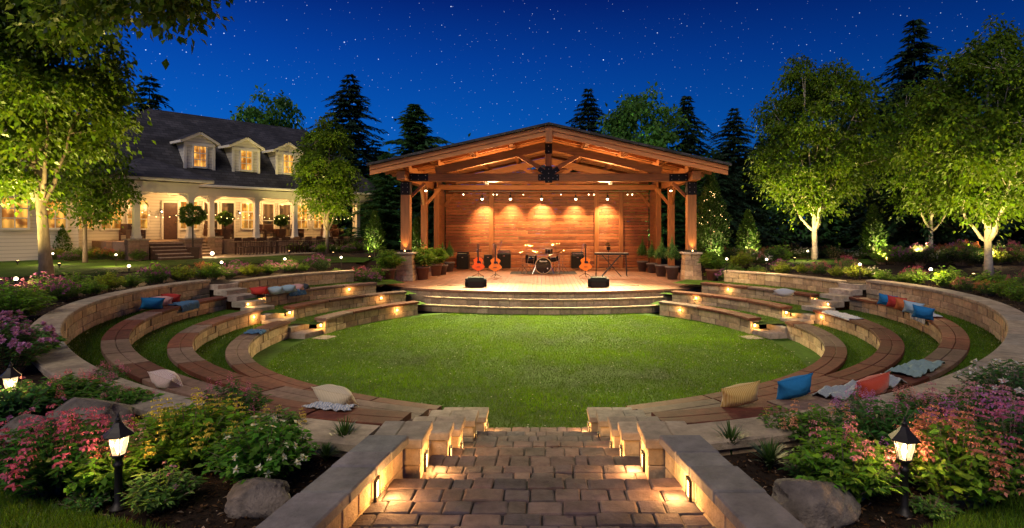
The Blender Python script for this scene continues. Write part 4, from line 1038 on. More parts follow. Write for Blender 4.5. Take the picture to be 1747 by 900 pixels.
#STAGE_END
# ================================================================== house on the left
HA = rad(52); H0 = (-20.05, 35.5)
def hw(s, y, z=0): return (H0[0]+s*cos(HA)-y*sin(HA), H0[1]+s*sin(HA)+y*cos(HA), z)      # local -> world
house = thing('house', 'large white farmhouse with dark gambrel roof, dormers and a lit columned porch', 'house', (H0[0], H0[1], 0), HA)
WH = (.7, .67, .6)
def win(s, y, z0, w_, h_, mat='win', parent=house, nx=2, nz=3, face=0, arch=False):
    """window in a wall facing local -y (face 0) or local -x (face 1)"""
    F = (lambda a, b, c: (s+a, y+b, z0+c)) if face == 0 else (lambda a, b, c: (s+b, y-a, z0+c))
    f = MB(); fr = .09
    for q in ((-w_/2-fr, -w_/2, -fr, h_+fr), (w_/2, w_/2+fr, -fr, h_+fr), (-w_/2, w_/2, h_, h_+fr+.03), (-w_/2-.03, w_/2+.03, -fr-.02, 0)):
        f.box(q[0], q[1], -.07, .03, q[2], q[3], .008, WH, F=F)
    o = f.build('window', 'white', parent)
    p = MB(); p.box(-w_/2, w_/2, -.015, .0, 0, h_, .001, F=F); p.build('pane', mat, o)
    g = MB()
    for i in range(1, nx): x = -w_/2+w_*i/nx; g.box(x-.024, x+.024, -.04, -.02, 0, h_, .002, F=F)
    for i in range(1, nz): z = h_*i/nz; g.box(-w_/2, w_/2, -.038, -.018, z-(.035 if i*2 == nz or (nz == 3 and i == 2) else .02), z+.022, .002, F=F)
    g.build('muntins', 'white', o); return o
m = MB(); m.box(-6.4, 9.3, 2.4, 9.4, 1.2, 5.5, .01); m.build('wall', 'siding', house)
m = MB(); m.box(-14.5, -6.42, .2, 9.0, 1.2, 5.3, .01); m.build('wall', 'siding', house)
m = MB(); m.box(-5.3, 11.6, .05, 2.4, 1.2, 2.17, .01, (.26, .17, .12)); m.box(-5.0, -2.3, -3.5, .04, 1.2, 2.17, .01, (.26, .17, .12)); m.build('porch_floor', 'brickwall', house)
m = MB(); m.box(-6.3, 11.6, -.05, 2.38, 5.0, 5.08, .005); m.box(-5.2, -2.0, -3.4, -.06, 5.0, 5.08, .005); m.build('porch_ceiling', 'white', house)
m = MB(); m.box(-2.2, 11.5, -.15, .13, 4.78, 5.28, .01); m.box(11.2, 11.5, .14, 2.4, 4.78, 5.28, .01); m.box(-5.3, -2.1, -3.55, -3.25, 4.72, 5.28, .01); m.box(-5.35, -5.07, -3.24, -.0, 4.72, 5.28, .01); m.box(-2.4, -2.12, -3.24, -.16, 4.72, 5.28, .01); m.build('porch_beam', 'white', house)
# gutters / cornices
m = MB(); m.box(-2.2, 12.1, -.62, -.42, 5.30, 5.46, .03); m.box(11.95, 12.12, -.41, 8, 5.30, 5.46, .03); m.box(-5.95, -1.5, -4.05, -3.85, 5.30, 5.46, .03); m.box(-1.7, -1.5, -3.84, -.62, 5.30, 5.46, .03); m.box(-5.95, -5.75, -3.84, 0, 5.30, 5.46, .03); m.box(-14.8, -6.0, -.35, -.15, 5.16, 5.32, .03); m.build('gutter', 'white', house)
def column(s, y, zt=4.78, z0=2.17):
    c = MB(); c.box(s-.2, s+.2, y-.2, y+.2, z0+.0, z0+.14, .015); 
    c.prism([(-.17, z0+.14), (.17, z0+.14), (.125, z0+.62), (-.125, z0+.62)], -.15, .15, F=lambda a, b, d: (s+a, y+b, d)); c.box(s-.16, s+.16, y-.16, y+.16, z0+.62, z0+.68, .01)
    c.box(s-.14, s+.14, y-.14, y+.14, z0+.68, zt-.32, .01); c.box(s-.15, s+.15, y-.15, y+.15, zt-.32, zt-.24, .01); c.box(s-.155, s+.155, y-.155, y+.155, zt-.24, zt-.08, .01); c.box(s-.2, s+.2, y-.2, y+.2, zt-.08, zt, .01)
    for sg in (-1, 1): c.prism([(sg*.13, zt-.02), (sg*.55, zt-.02), (sg*.5, zt-.10), (sg*.28, zt-.16), (sg*.13, zt-.42)], -.04, .04, F=lambda a, b, d: (s+a, y+b, d))
    c.build('column', 'white', house)
for s in (0, 2.73, 5.34, 7.7, 10.26): column(s, 0)
column(11.35, 1.9)
for s, y in ((-4.95, -3.35), (-2.45, -3.35)): column(s, y, 4.72, 2.35)
for s, y in ((-4.95, -3.4), (-2.45, -3.4), (0, -.12)):
    m = MB(); 
    for c in range(9):
        for j in range(2):
            for k_ in range(2): m.box(s-.42+.42*j+.003, s+.42*j-.003, y-.42+.42*k_+.003, y+.42*k_-.003, 1.24+c*.115, 1.35+c*.115, .006, jit((.30, .19, .13), .2))
    m.build('brick_pier', 'brickwall', house); m = MB(); m.box(s-.47, s+.47, y-.47, y+.47, 2.28 if y < -1 else 2.28, 2.355, .015, (.4, .34, .27)); m.build('pier_cap', 'cap', house)
m = MB()
for i in range(5): m.box(-4.45, -2.95, -3.95-.34*i+.25, -3.62-.34*i+.27, 1.25, 2.08-.17*i, .01, jit((.12, .065, .04), .1)); m.box(-4.47, -2.93, -3.97-.34*i+.25, -3.64-.34*i+.24, 2.082-.17*i, 2.12-.17*i, .006, jit((.50, .38, .28), .1))
m.build('steps', 'brickwall', house)
m = MB()
for i in range(5): m.box(-1.7, -.55, -.55-.3*i, -.26-.3*i, 1.25, 2.08-.17*i, .01, jit((.12, .065, .04), .1)); m.box(-1.72, -.53, -.57-.3*i, -.28-.3*i, 2.082-.17*i, 2.12-.17*i, .006, jit((.50, .38, .28), .1))
m.build('steps', 'brickwall', house)
# porch wall windows and doors (behind the porch), wing windows
for s, w_, mt in ((-5.75, .9, 'win'), (-4.4, .95, 'win'), (-3.1, 1.0, 'win'), (-.35, .95, 'win'), (.95, .8, 'windark'), (2.0, .8, 'windark'), (3.35, .9, 'win'), (4.7, .75, 'windark'), (5.9, .8, 'windark'), (7.15, .9, 'win'), (8.5, .7, 'win')):
    tall = mt == 'windark'; win(s, 2.37, 2.25 if tall else 2.85, w_, 2.25 if tall else 1.65, mt, nx=1 if tall else 2, nz=2 if tall else 3)
d = MB(); d.box(-1.75, -1.0, 2.33, 2.39, 2.18, 4.4, .01); do = d.build('door', 'darkwood', house); d = MB(); d.sphere((-1.1, 2.3, 3.2), .04, 8, 5); d.build('handle', 'brass', do)
d = MB(); d.box(-1.87, -1.76, 2.3, 2.39, 2.18, 4.52, .01); d.box(-.99, -.88, 2.3, 2.39, 2.18, 4.52, .01); d.box(-1.755, -.995, 2.3, 2.39, 4.41, 4.52, .01); d.build('door_frame', 'white', house)
for s in (-12.3, -10.6, -8.95, -7.4): win(s, .17, 2.9, .95 if s < -8 else .85, 1.45)
# roofs
def hip(mb, pts, fs): mb.add(pts, fs, (.1, .1, .1))
E0, E1 = -6.9, 12.15
m = MB()
A = [(E0, -.6, 5.46), (E1, -.6, 5.46), (E1, 10.4, 5.46), (E0, 10.4, 5.46)]
B = [(E0+1.7, 1.7, 8.15), (E1-2.0, 1.7, 8.15), (E1-2.0, 8.1, 8.15), (E0+1.7, 8.1, 8.15)]
Rg = [(E0+5.2, 4.9, 10.45), (E1-3.1, 4.9, 10.45)]
hip(m, A+B+Rg, [[0, 1, 5, 4], [1, 2, 6, 5], [2, 3, 7, 6], [3, 0, 4, 7], [4, 5, 9, 8], [5, 6, 9], [6, 7, 8, 9], [7, 4, 8]]); m.build('roof', 'shingle', house)
m = MB(); hip(m, [(-6.1, -4.1, 5.46), (-1.45, -4.1, 5.46), (-1.45, .6, 5.46), (-6.1, .6, 5.46), (-3.8, -1.2, 6.75), (-3.8, 2.6, 6.75), (-1.45, 2.2, 5.9), (-6.1, 2.2, 5.9)], [[0, 1, 4], [1, 2, 6, 5, 4], [3, 0, 4, 5, 7]]); m.build('porch_roof', 'shingle', house)
m = MB(); hip(m, [(-15, -.4, 5.32), (-5.8, -.4, 5.32), (-5.8, 4.6, 9.3), (-15, 4.6, 9.3), (-15, 9.6, 5.3), (-5.8, 9.6, 5.3)], [[0, 1, 2, 3], [3, 2, 5, 4]]); m.build('roof', 'shingle', house)
m = MB(); m.box(-7.3, -6.5, 4.4, 5.2, 8.5, 10.3, .02, (.12, .07, .05)); m.box(-7.36, -6.44, 4.34, 5.26, 10.3, 10.42, .02, (.3, .28, .25)); m.build('chimney', 'brickwall', house)
def dormer(s, y0=.25, zb=6.25, zt=7.95, hwid=.80):
    dm = MB(); dm.box(s-hwid, s+hwid, y0, y0+.06, zb, zt, .005); dm.build('dormer_front', 'siding', house); d0 = house.children[-1] if False else None
    c = MB(); 
    for sg in (-1, 1):
        x = s+sg*hwid; c.add([(x, y0+.06, zb), (x, y0+.06, zt), (x, y0+3.2, zt), (x, y0+1.5, 8.15)], [[0, 1, 2, 3]])
    c.build('dormer_cheek', 'siding', house)
    t_ = MB(); ov = .28; zp = zt+.62
    for sg in (-1, 1):
        t_.beam((s+sg*(hwid+ov), y0-.14, zt+.02), (s, y0-.14, zp), .12, .15, .01, WH)
        t_.box(s+sg*(hwid+ov)-.06, s+sg*(hwid+ov)+.06, y0-.2, y0+2.0, zt-.05, zt+.10, .01, WH)
        t_.box(s+sg*hwid-.08, s+sg*hwid+.08, y0-.05, y0-.002, zb, zt, .006, WH)
    t_.box(s-hwid-.05, s+hwid+.05, y0-.07, y0-.052, zt-.16, zt, .006, WH); t_.build('dormer_trim', 'white', house)
    g_ = MB(); g_.add([(s-hwid-.1, y0-.03, zt), (s+hwid+.1, y0-.03, zt), (s, y0-.03, zp)], [[0, 1, 2]]); g_.build('dormer_gable', 'siding', house)
    r_ = MB(); r_.add([(s-hwid-ov-.05, y0-.24, zt+.08), (s, y0-.24, zp+.1), (s, y0+3.8, zp+.1), (s-hwid-ov-.05, y0+2.4, zt+.08), (s+hwid+ov+.05, y0-.24, zt+.08), (s+hwid+ov+.05, y0+2.4, zt+.08)], [[0, 1, 2, 3], [1, 4, 5, 2]]); r_.build('dormer_roof', 'shingle', house)
    win(s, y0-.02, zb+.32, .66, 1.2)
for s in (-.55, 2.2, 5.0): dormer(s)
dormer(-8.8, .3, 5.95, 7.5, .75)
for s in (-5, -3.7, -.8, 1.3, 3.9, 6.4, 9.0): light('POINT', hw(0, 0), 145, (1, .53, .18), .12, house).location = (s, 1.1 if s > -3 else -1.0, 4.62)
for s in (-1.9, 2.7, 6.6):
    l_ = MB(); l_.box(s-.06, s+.06, 2.22, 2.34, 3.75, 4.0, .01); o = l_.build('wall_lantern', 'iron', house); l_ = MB(); l_.sphere((s, 2.18, 3.86), .05, 8, 6); l_.build('lens', 'globe', o)
# string lights along the porch
t = thing('string_lights', 'string of small warm bulbs swagged between the porch columns', 'string lights', (H0[0], H0[1], 0), HA)
w_ = MB(); bl = MB(); xs = [(-4.95, -3.2), (-2.45, -3.2), (0, .22), (2.73, .22), (5.34, .22), (7.7, .22), (10.26, .22)]
bulbs = []
for (a, ya), (b, yb) in zip(xs[:-1], xs[1:]):
    P_ = [(a+(b-a)*u, ya+(yb-ya)*u, 3.92-.42*4*u*(1-u)) for u in np.linspace(0, 1, 9)]; w_.tube(P_, .008, 4, False); bulbs += P_[0:-1]
w_.build('wire', 'iron', t)
for p in bulbs: bl.sphere((p[0], p[1], p[2]-.05), .022, 7, 5)
b_ = bl.build('bulbs', 'tiny', t); b_['kind'] = 'stuff'
# terrace, path by the house
pt = MB(); vs = [hw(-6.5, -3.0), hw(-4.8, -7.6), hw(3, -3.8), hw(11.5, -2.9), hw(11.5, .1), hw(-1, .1), hw(-5, -2.2)]
pt.add([(x, y, GT+.012) for x, y, z in vs], [list(range(len(vs)))]); pt.build('patio', surf('patio_stone', (.30, .24, .18), .8, 3, .2, .3)); bpy.data.objects['patio']['kind'] = 'structure'
# dining table and chairs
dt = thing('dining_table', 'long dark outdoor dining table beside the porch', 'table', hw(4.1, -1.75, GT+.01), HA)
m = MB(); m.box(-3.6, 3.6, -.42, .42, .72, .77, .01); m.build('tabletop', 'darkwood', dt)
for x in (-3.3, -1.1, 1.1, 3.3):
    for y in (-.34, .34): m = MB(); m.box(x-.04, x+.04, y-.04, y+.04, 0, .72, .006); m.build('leg', 'darkwood', dt)
ch = thing('dining_chair', 'dark slat-backed dining chair', 'chair', (0, 0, -50))
m = MB(); m.box(-.22, .22, -.22, .22, .43, .47, .01); m.build('seat', 'darkwood', ch); m = MB(); m.box(-.22, .22, -.245, -.215, .80, 1.0, .01); 
for x in (-.2, -.07, .07, .2): m.box(x-.015, x+.015, -.24, -.22, .47, .82, .004)
m.build('backrest', 'darkwood', ch)
for x in (-.19, .19):
    for y in (-.19, .19): m = MB(); m.box(x-.02, x+.02, y-.02, y+.02, 0, .43, .004); m.build('leg', 'darkwood', ch)
for i in range(9):
    place(ch, hw(.9+i*.78, -2.4, GT+.015), HA+R.uniform(-.06, .06), 1, f'{ORD[i]} dark dining chair from the porch steps on the near side of the long table', 'dining chairs around the long patio table')
for i in range(8):
    place(ch, hw(1.2+i*.78, -1.1, GT+.015), HA+pi+R.uniform(-.06, .06), 1, f'{ORD[i]} dark dining chair from the porch steps on the house side of the long table', 'dining chairs around the long patio table')
ac = thing('porch_chair', 'dark armchair on the porch', 'chair', (0, 0, -50)); m = MB(); m.box(-.3, .3, -.3, .3, .3, .42, .04); m.build('seat', 'darkwood', ac); m = MB(); m.box(-.3, .3, .22, .32, .42, .95, .04); m.build('backrest', 'darkwood', ac)
for sx in (-.32, .32): m = MB(); m.box(sx-.04, sx+.04, -.3, .28, .0, .62, .02); m.build('arm', 'darkwood', ac)
for i, (s, y) in enumerate(((-4.3, -1.2), (-3.9, 1.5), (.6, 1.4), (1.6, 1.5), (3.6, 1.4), (4.4, 1.5), (6.3, 1.4), (8.6, 1.4), (9.6, 1.5))):
    place(ac, hw(s, y, 2.175), HA+R.uniform(-.6, .6), 1, f'{ORD[i]} dark porch armchair counted from the entrance steps', 'armchairs on the porch')

# ================================================================== trees
big = mk_tree('maple_tree', 'tree', broadleaf(3, 12.4, 2.3, 2.45, 13, 350, 130, .185, .17, (.10, .175, .014), sig=.34, lean=(-.5, -.3), low=.1), barkm='bark')
place(big, (-16.9, 20.0, 1.2), .6, 1, 'large broad-leaved tree with pale trunk at the far left before the house', 'large uplit trees')
# long overhanging branch of the same kind nearer the viewer
br = MB(); pts = [Vector((-14.6, 17.3, 9.4)), Vector((-12.6, 16.4, 9.8)), Vector((-10.6, 15.7, 9.7)), Vector((-8.9, 15.2, 9.1))]
br.tube(pts, [.07, .05, .035, .012], 6); g = np.random.default_rng(5); Cc = []
for k_ in range(64):
    u = g.uniform(0, 1)**.8*3; i = min(int(u), 2); p = pts[i].lerp(pts[i+1], u-i); Cc.append((p.x+g.normal()*.35, p.y+g.normal()*.35, p.z+g.normal()*.40-.1))
Cc = np.array(Cc); ci = np.repeat(np.arange(64), 62); off = g.normal(0, .30, (len(ci), 3)); P_ = Cc[ci]+off; D_ = off*2+g.normal(0, .5, off.shape); D_[:, 2] -= .5; ln = .27*g.uniform(.6, 1.2, len(ci))
for q in Cc[::2]:
    s_ = min(pts, key=lambda p: (p-Vector(q)).length); br.tube([s_, Vector(q)], [.015, .005], 4, False)
qmesh('leafy_branch', leaves(P_, D_, ln, ln*.62, g=g), gcol(g, len(ci), (.09, .16, .02), .3, .12), 'leaf', big); bo = br.build('limb', 'bark', big)
for nm in ('leafy_branch', 'limb'):
    o = bpy.data.objects[nm]; o.matrix_parent_inverse = (Matrix.Translation((-16.9, 20, 1.2)) @ Matrix.Rotation(.6, 4, 'Z')).inverted()
t1 = mk_tree('young_tree', 'tree', broadleaf(8, 6.6, 1.5, 1.75, 8, 150, 60, .18, .09, (.08, .15, .015), sig=.24), barkm='bark')
place(t1, (at(165, 447, 1.27)[0], 27.2, 1.25), 0, 1, 'young leafy tree in front of the house entrance, right of the large trunk', 'young uplit trees by the house')
t2 = mk_tree('young_tree', 'tree', broadleaf(15, 9.0, 1.9, 1.75, 11, 220, 85, .18, .10, (.10, .18, .014), sig=.26, multi=True), barkm='bark')
place(t2, ((558-925)*.037, 37.0, 1.25), 0, 1, 'uplit narrow tree in front of the right end of the porch', 'young uplit trees by the house')
r1 = mk_tree('birch_tree', 'tree', broadleaf(21, 10.2, 2.1, 2.85, 16, 390, 92, .18, .13, (.10, .18, .014), sig=.30, multi=True, low=.05), barkm='birch')
place(r1, ((1390-925)*.0295, 29.5, 1.2), 0, 1, 'round-crowned uplit tree with forked pale trunk right of the stage', 'large uplit trees')
r2 = mk_tree('birch_tree', 'tree', broadleaf(33, 9.8, 2.0, 2.5, 12, 280, 88, .185, .11, (.09, .17, .014), sig=.30, multi=True), barkm='birch')
place(r2, ((1588-925)*.033, 33, 1.2), 1, 1, 'smaller uplit tree standing behind between the two big trees on the right', 'large uplit trees')
r3 = mk_tree('birch_tree', 'tree', broadleaf(41, 8.6, 1.7, 2.2, 16, 370, 92, .155, .12, (.10, .18, .014), sig=.25, multi=True, lean=(-.1, 0)), barkm='birch')
place(r3, ((1687-925)*.0202, 20.2, 1.2), 0, 1, 'tall uplit tree with white trunk at the far right above the outer wall', 'large uplit trees')
# evergreens
c1 = mk_tree('conifer', 'tree', conifer(1, 14, 5.0, 33, 17, (.018, .045, .028), .50), 'needle', 'darkbark'); c2 = mk_tree('conifer', 'tree', conifer(2, 12, 4.4, 30, 17, (.020, .052, .026), .48, droop=.4), 'needle', 'darkbark'); c3 = mk_tree('conifer', 'tree', conifer(3, 13, 4.4, 38, 19, (.030, .095, .028), .55, droop=.05), 'needle', 'darkbark')
def cpl(pr, px_, ptop, Y, hh, lab, wsc=1.0, grp='evergreens behind the garden'):
    H = 3+(385-ptop)*Y/1000-1.0; s_ = H/hh; place(pr, ((px_-925)*Y/1000, Y, 1.0), R.uniform(0, 6), (s_*wsc, s_*wsc, s_), lab, grp)
cpl(c1, 597, 128, 55, 14, 'tall dark conifer rising right of the farmhouse roof', 1.15); cpl(c2, 255, 132, 50, 12, 'dark conifer peeking over the left part of the farmhouse roof'); cpl(c3, 708, 178, 48, 13, 'broad green evergreen between farmhouse and pavilion', 1.35); cpl(c1, 1004, 153, 50, 14, 'slim dark conifer above the pavilion ridge, right of centre')
cpl(c2, 1172, 165, 50, 12, 'dark conifer above the right slope of the pavilion roof', 1.1); cpl(c1, 1252, 186, 46, 14, 'dark conifer just right of the pavilion eave', 1.15); cpl(c2, 1560, 36, 36, 12, 'very tall conifer behind the far right trees'); cpl(c3, 660, 262, 44, 13, 'low dark evergreen left of the pavilion eave', 1.2); cpl(c2, 640, 240, 60, 12, 'shadowy conifer between farmhouse gutter and pavilion', 1.3)
cpl(c1, 1300, 232, 52, 14, 'dark conifer behind the left side of the round-crowned tree', 1.3); cpl(c2, 1225, 262, 42, 12, 'short dark conifer beside the tall green arborvitae', 1.2); cpl(c1, 1505, 165, 46, 14, 'dark conifer in the gap between the right-hand trees', 1.3); cpl(c1, 1730, 120, 44, 14, 'dark conifer at the far right edge', 1.3); cpl(c3, 1440, 230, 48, 13, 'broad dark evergreen behind the round-crowned tree', 1.3); cpl(c3, 1640, 200, 48, 13, 'broad dark evergreen between the far right trees', 1.3)
cpl(c2, 745, 270, 42, 12, 'dark conifer seen past the left pavilion posts', 1.2); cpl(c3, 1130, 275, 44, 13, 'dark evergreen seen past the right pavilion posts', 1.1); cpl(c3, -30, 150, 48, 13, 'dark evergreen behind the left wing of the house', 1.2); cpl(c1, 140, 190, 52, 14, 'dark conifer behind the middle of the farmhouse roof', 1.0)
b1 = mk_tree('background_tree', 'tree', broadleaf(51, 12, 2.5, 3.2, 8, 170, 70, .36, .2, (.10, .24, .05), sig=.45), barkm='darkbark')
place(b1, ((465-925)*.054, 54, 1), 0, (1.0, 1.0, 1.22), 'pale green tree standing behind the farmhouse roof', 'leafy trees behind the buildings'); place(b1, ((1086-925)*.047, 47, 1), 2, (1.0, 1.0, 1.12), 'green leafy tree above the pavilion roof between two conifers', 'leafy trees behind the buildings')
place(b1, ((1200-925)*.05, 50, 0), 3, (1.2, 1.2, .82), 'low leafy tree behind the right pavilion eave', 'leafy trees behind the buildings')
# woodland mass behind everything: reads as one dark mass
g = np.random.default_rng(9); PV = []
for k_ in range(520):
    px_ = g.uniform(-500, 2300); Y = g.uniform(46, 62)
    if px_ < 640 and g.uniform() < .5: Y += 14
    if 640 < px_ < 1230: h_ = g.uniform(1, 7)
    else: h_ = g.uniform(1, 8.5 if px_ > 1200 else 6)
    PV.append(((px_-925)*Y/1000, Y, h_))
PV = np.array(PV); ci = np.repeat(np.arange(len(PV)), 150); off = g.normal(0, 1, (len(ci), 3))*np.array([1.25, 1.0, .95]); P_ = PV[ci]+off; P_[:, 2] = np.maximum(P_[:, 2], .9); D_ = off+g.normal(0, .6, off.shape); ln = .5*g.uniform(.6, 1.4, len(ci))
tag(qmesh('woodland', leaves(P_, D_, ln, ln*.6, g=g), gcol(g, len(ci), (.075, .19, .06), .5, .15)*(1+g.uniform(-.5, .6, len(PV)))[ci][:, None], 'needle'), 'dark mass of woodland closing the garden behind the trees', 'woodland', kind='stuff')

# narrow evergreens
u1 = mk_tree('arborvitae', 'shrub', upright(1, 4.6, .78, 9000, (.05, .12, .025), .13)); place(u1, ((1213-925)*.027, 27.0, .9), 0, 1, 'tall dark green arborvitae dotted with tiny lights right of the pavilion', 'narrow evergreens')
tw = MB(); g = np.random.default_rng(4)
for k_ in range(30): z = g.uniform(1.4, 3.7); a = g.uniform(pi, 2*pi); r_ = .8*min(1, (1-z/4.6)*1.7)+.04; tw.sphere((r_*cos(a), r_*sin(a), z), .011, 6, 4)
o = tw.build('fairy_lights', 'tiny', u1); o['kind'] = 'stuff'
u2 = mk_tree('young_cypress', 'shrub', upright(2, 2.5, .48, 1700, (.07, .15, .02), .16))
for px_, Y, s_, lab in ((1276, 29.0, 1.0, 'bright uplit young cypress between the arborvitae and the round-crowned tree'), (1490, 30, 1.12, 'bright uplit young cypress right of the round-crowned tree'), (639, 31, 1.0, 'bright uplit young cypress between the porch end and the pavilion'), (712, 28.8, 1.05, 'slim lit cypress seen between the left pavilion posts'), (106, 30, .72, 'small dark cypress under the farmhouse wing windows')):
    place(u2, ((px_-925)*Y/1000, Y, 1.2 if px_ not in (712,) else .7), R.uniform(0, 6), s_, lab, 'young cypresses in the garden')
# uplights below the lit trees
def uplight(x, y, z, pw, tgt, lab, ang=100, col=(1, .76, .24)):
    t = thing('garden_uplight', lab, 'light', (x, y, z), 0, 'uplights under the trees'); m = MB(); m.lathe([(.02, -.1), (.02, .02), (.05, .03), (.06, .13), (.05, .135)], n=12); m.build('housing', 'iron', t); m = MB(); m.lathe([(.045, .137), (.04, .14)], n=12); m.build('lens', 'lens', t)
    light('SPOT', (0, 0, .17), pw, col, .06, t, (tgt[0]-x, tgt[1]-y, tgt[2]-z), ang, .8)
for tr, lab, pw in ((big, 'far left large tree', 3200), (t1, 'young tree before the entrance', 600), (t2, 'narrow tree by the porch', 1600), (r1, 'round-crowned tree', 2900), (r2, 'middle right tree', 2000), (r3, 'far right white-trunked tree', 2000)):
    x, y, z = tr.location
    for i, (dx, dy) in enumerate(((-1.7, -1.6), (1.6, -3.4))): uplight(x+dx, y+dy, GT+.08, pw, (x+dx*.45, y+.2, z+(4.2, 6.6)[i]), f'{("left", "right")[i]} of the two small uplights at the foot of the {lab}', 104)
for (px_, Y, pw, lab) in ((1276, 29, 420, 'cypress left of the round-crowned tree'), (1490, 30, 520, 'cypress right of the round-crowned tree'), (639, 31, 380, 'cypress by the porch end'), (712, 28.8, 220, 'cypress between the pavilion posts'), (1213, 27, 330, 'tall arborvitae')):
    x = (px_-925)*Y/1000; uplight(x, Y-.9, 1.3 if px_ != 712 else .8, pw, (x, Y, 3), f'small uplight in front of the {lab}', 90, (1, .8, .3))
for (x, y, tgt, pw, lab) in ((-10.5, 44, (-10.2, 49, 9), 5000, 'broad evergreen left of the pavilion'), (8.2, 42, (7.8, 47, 11), 10000, 'leafy tree behind the pavilion'), (-21, 47.5, (-24.8, 54, 12), 9000, 'leafy tree behind the farmhouse')):
    uplight(x, y, 1.3, pw, tgt, f'hidden uplight below the {lab}', 70, (.75, 1, .45))

# ================================================================== lawns beyond, edge grass
gl = MB()
def sheet(pts, z): gl.add([(x, y, z) for x, y in pts], [list(range(len(pts)))])
sheet([at(-60, 476, GT), at(60, 472, GT), at(230, 464, GT), at(430, 450, GT), at(620, 448, GT), at(640, 440, GT), at(480, 436, GT), at(380, 440.5, GT), at(200, 444.5, GT), at(100, 436, GT), at(-60, 438, GT)], GT+.03)
sheet([at(1335, 452, GT), at(1500, 452, GT), at(1480, 442, GT), at(1350, 442, GT)], GT+.03)
sheet([(-30, 60), (30, 60), (60, 120), (-60, 120)], GT+.03)
sheet([(-4.6, 4.12), (-3.5, 3.74), (-2.46, 3.37), (-2.0, 2.9), (-4.6, 1.0)], GT+.02); sheet([(4.6, 4.4), (3.06, 3.70), (2.36, 3.37), (1.95, 2.9), (4.6, 1.0)], GT+.02)
far = gl.build('garden_lawn', 'lawn'); far['kind'] = 'structure'
g = np.random.default_rng(12)
def rand_in(n, f, box): 
    out_ = []
    while sum(map(len, out_)) < n:
        p = g.uniform(0, 1, (n, 2))*np.array([box[1]-box[0], box[3]-box[2]])+np.array([box[0], box[2]]); out_.append(p[f(p)])
    return np.concatenate(out_)[:n]
rl = lambda p: np.hypot(p[:, 0]-CX, p[:, 1]-CY)
P2 = rand_in(230000, lambda p: (rl(p) < 5.95+np.clip((p[:, 1]-13)/9, 0, 1)*1.0) & (p[:, 1] > 8.45) & (np.hypot(p[:, 0]-SX, p[:, 1]-SYc) > SR+.72), (-7, 7, 8.4, 20.6))
nz = np.array([noise.noise((x*.55, y*.55, 0))*.75+noise.noise((x*2.3, y*2.3, 4))*.45 for x, y in P2])
col = gcol(g, len(P2), (.090, .175, .006), .35, .12)*(1+1.0*nz[:, None])
tag(blades('lawn_grass', np.c_[P2, np.full(len(P2), -.005)], g.uniform(.015, .045, len(P2))*(1+.8*nz), .012, col, g, lean=.8), 'short mown grass of the round lawn before the stage', 'grass', kind='stuff')
Pt = []
for side in (-1, 1):
    for f0, f1, z, a0, a1, n in ((b1c, b2c, G1, 11, 104, 9000), (b2c, b3c, G2, 10, 104, 9000), (b3c, wc, G3, 8, 107, 14000), (b1r, b2r, G1, 110, 146, 2500), (b2r, b3r, G2, 111, 146, 3000), (b3r, wr, G3, 114, 139, 4000)):
        A_ = g.uniform(a0, a1, n); T_ = g.uniform(0, 1, n)
        for a, t_ in zip(A_, T_):
            r_ = f0(a)+SW-.03+(f1(a)+.03-f0(a)-SW+.03)*t_; x, y = PP(side)(a, r_); Pt.append((x, y, z))
Pt = np.array(Pt); tag(blades('terrace_grass', Pt, g.uniform(.018, .042, len(Pt)), .011, gcol(g, len(Pt), (.085, .16, .012), .35, .12), g, lean=.8), 'short grass on the terraces between the curved benches', 'grass', kind='stuff')
P2 = np.concatenate([rand_in(22000, lambda p: (p[:, 1] < 3.40+(-2.46-p[:, 0])*.356), (-4.4, -2.0, 2.9, 4.1)), rand_in(22000, lambda p: (p[:, 1] < 3.40+(p[:, 0]-2.36)*.47), (1.95, 4.4, 2.9, 4.3))])
tag(blades('edge_grass', np.c_[P2, np.full(len(P2), GT+.015)], g.uniform(.025, .06, len(P2)), .006, gcol(g, len(P2), (.13, .24, .02), .4, .15), g, lean=.9), 'longer grass in the two front corners', 'grass', kind='stuff')
# daisies: countless white specks on the lawn
P2 = rand_in(520, lambda p: (rl(p) < 6.1) & (p[:, 1] > 8.5), (-6.5, 6.5, 8.4, 20)); n = len(P2); PD = np.repeat(np.c_[P2, np.full(n, .05)], 4, 0); aa = np.tile(np.arange(4)*pi/2, n); DD = np.c_[np.cos(aa), np.sin(aa), np.full(4*n, .25)]
tag(qmesh('daisies', leaves(PD, DD, .016, .014, g=g), np.full((4*n, 3), .7), 'petal'), 'tiny white daisies sprinkled over the lawn', 'flowers', kind='stuff')
# bark mulch chips
def onbed(p):
    r_ = rl(p); ph = np.degrees(np.arctan2(np.abs(p[:, 0]-CX), CY-p[:, 1])); wo = np.array([wc(a) if a < 112 else wr(min(a, 139)) for a in ph])+.45
    ok = (r_ > wo) & (np.abs(p[:, 0]-PX) > 1.42-.13*np.clip(p[:, 1]-2.5, 0, 2)) ; return ok
P2 = np.concatenate([rand_in(17000, onbed, (-5, 5, 2.4, 6.0)), rand_in(9000, onbed, (-11.5, 11.5, 4, 18))]); n = len(P2); a = g.uniform(0, 2*pi, n); D_ = np.c_[np.cos(a), np.sin(a), g.uniform(-.25, .35, n)]
pale = g.uniform(0, 1, n)[:, None]; cc_ = np.where(pale > .9, np.array([.38, .28, .20]), np.where(pale > .6, np.array([.13, .07, .035]), np.array([.045, .025, .016])))*g.uniform(.6, 1.4, (n, 1)); ln = g.uniform(.02, .06, n)*np.where(P2[:, 1] > 7, 1.3, .8)
zz = np.array([ground_h(x, y)+noise.noise((x*1.7, y*1.7, 0))*.01+.016 for x, y in P2])
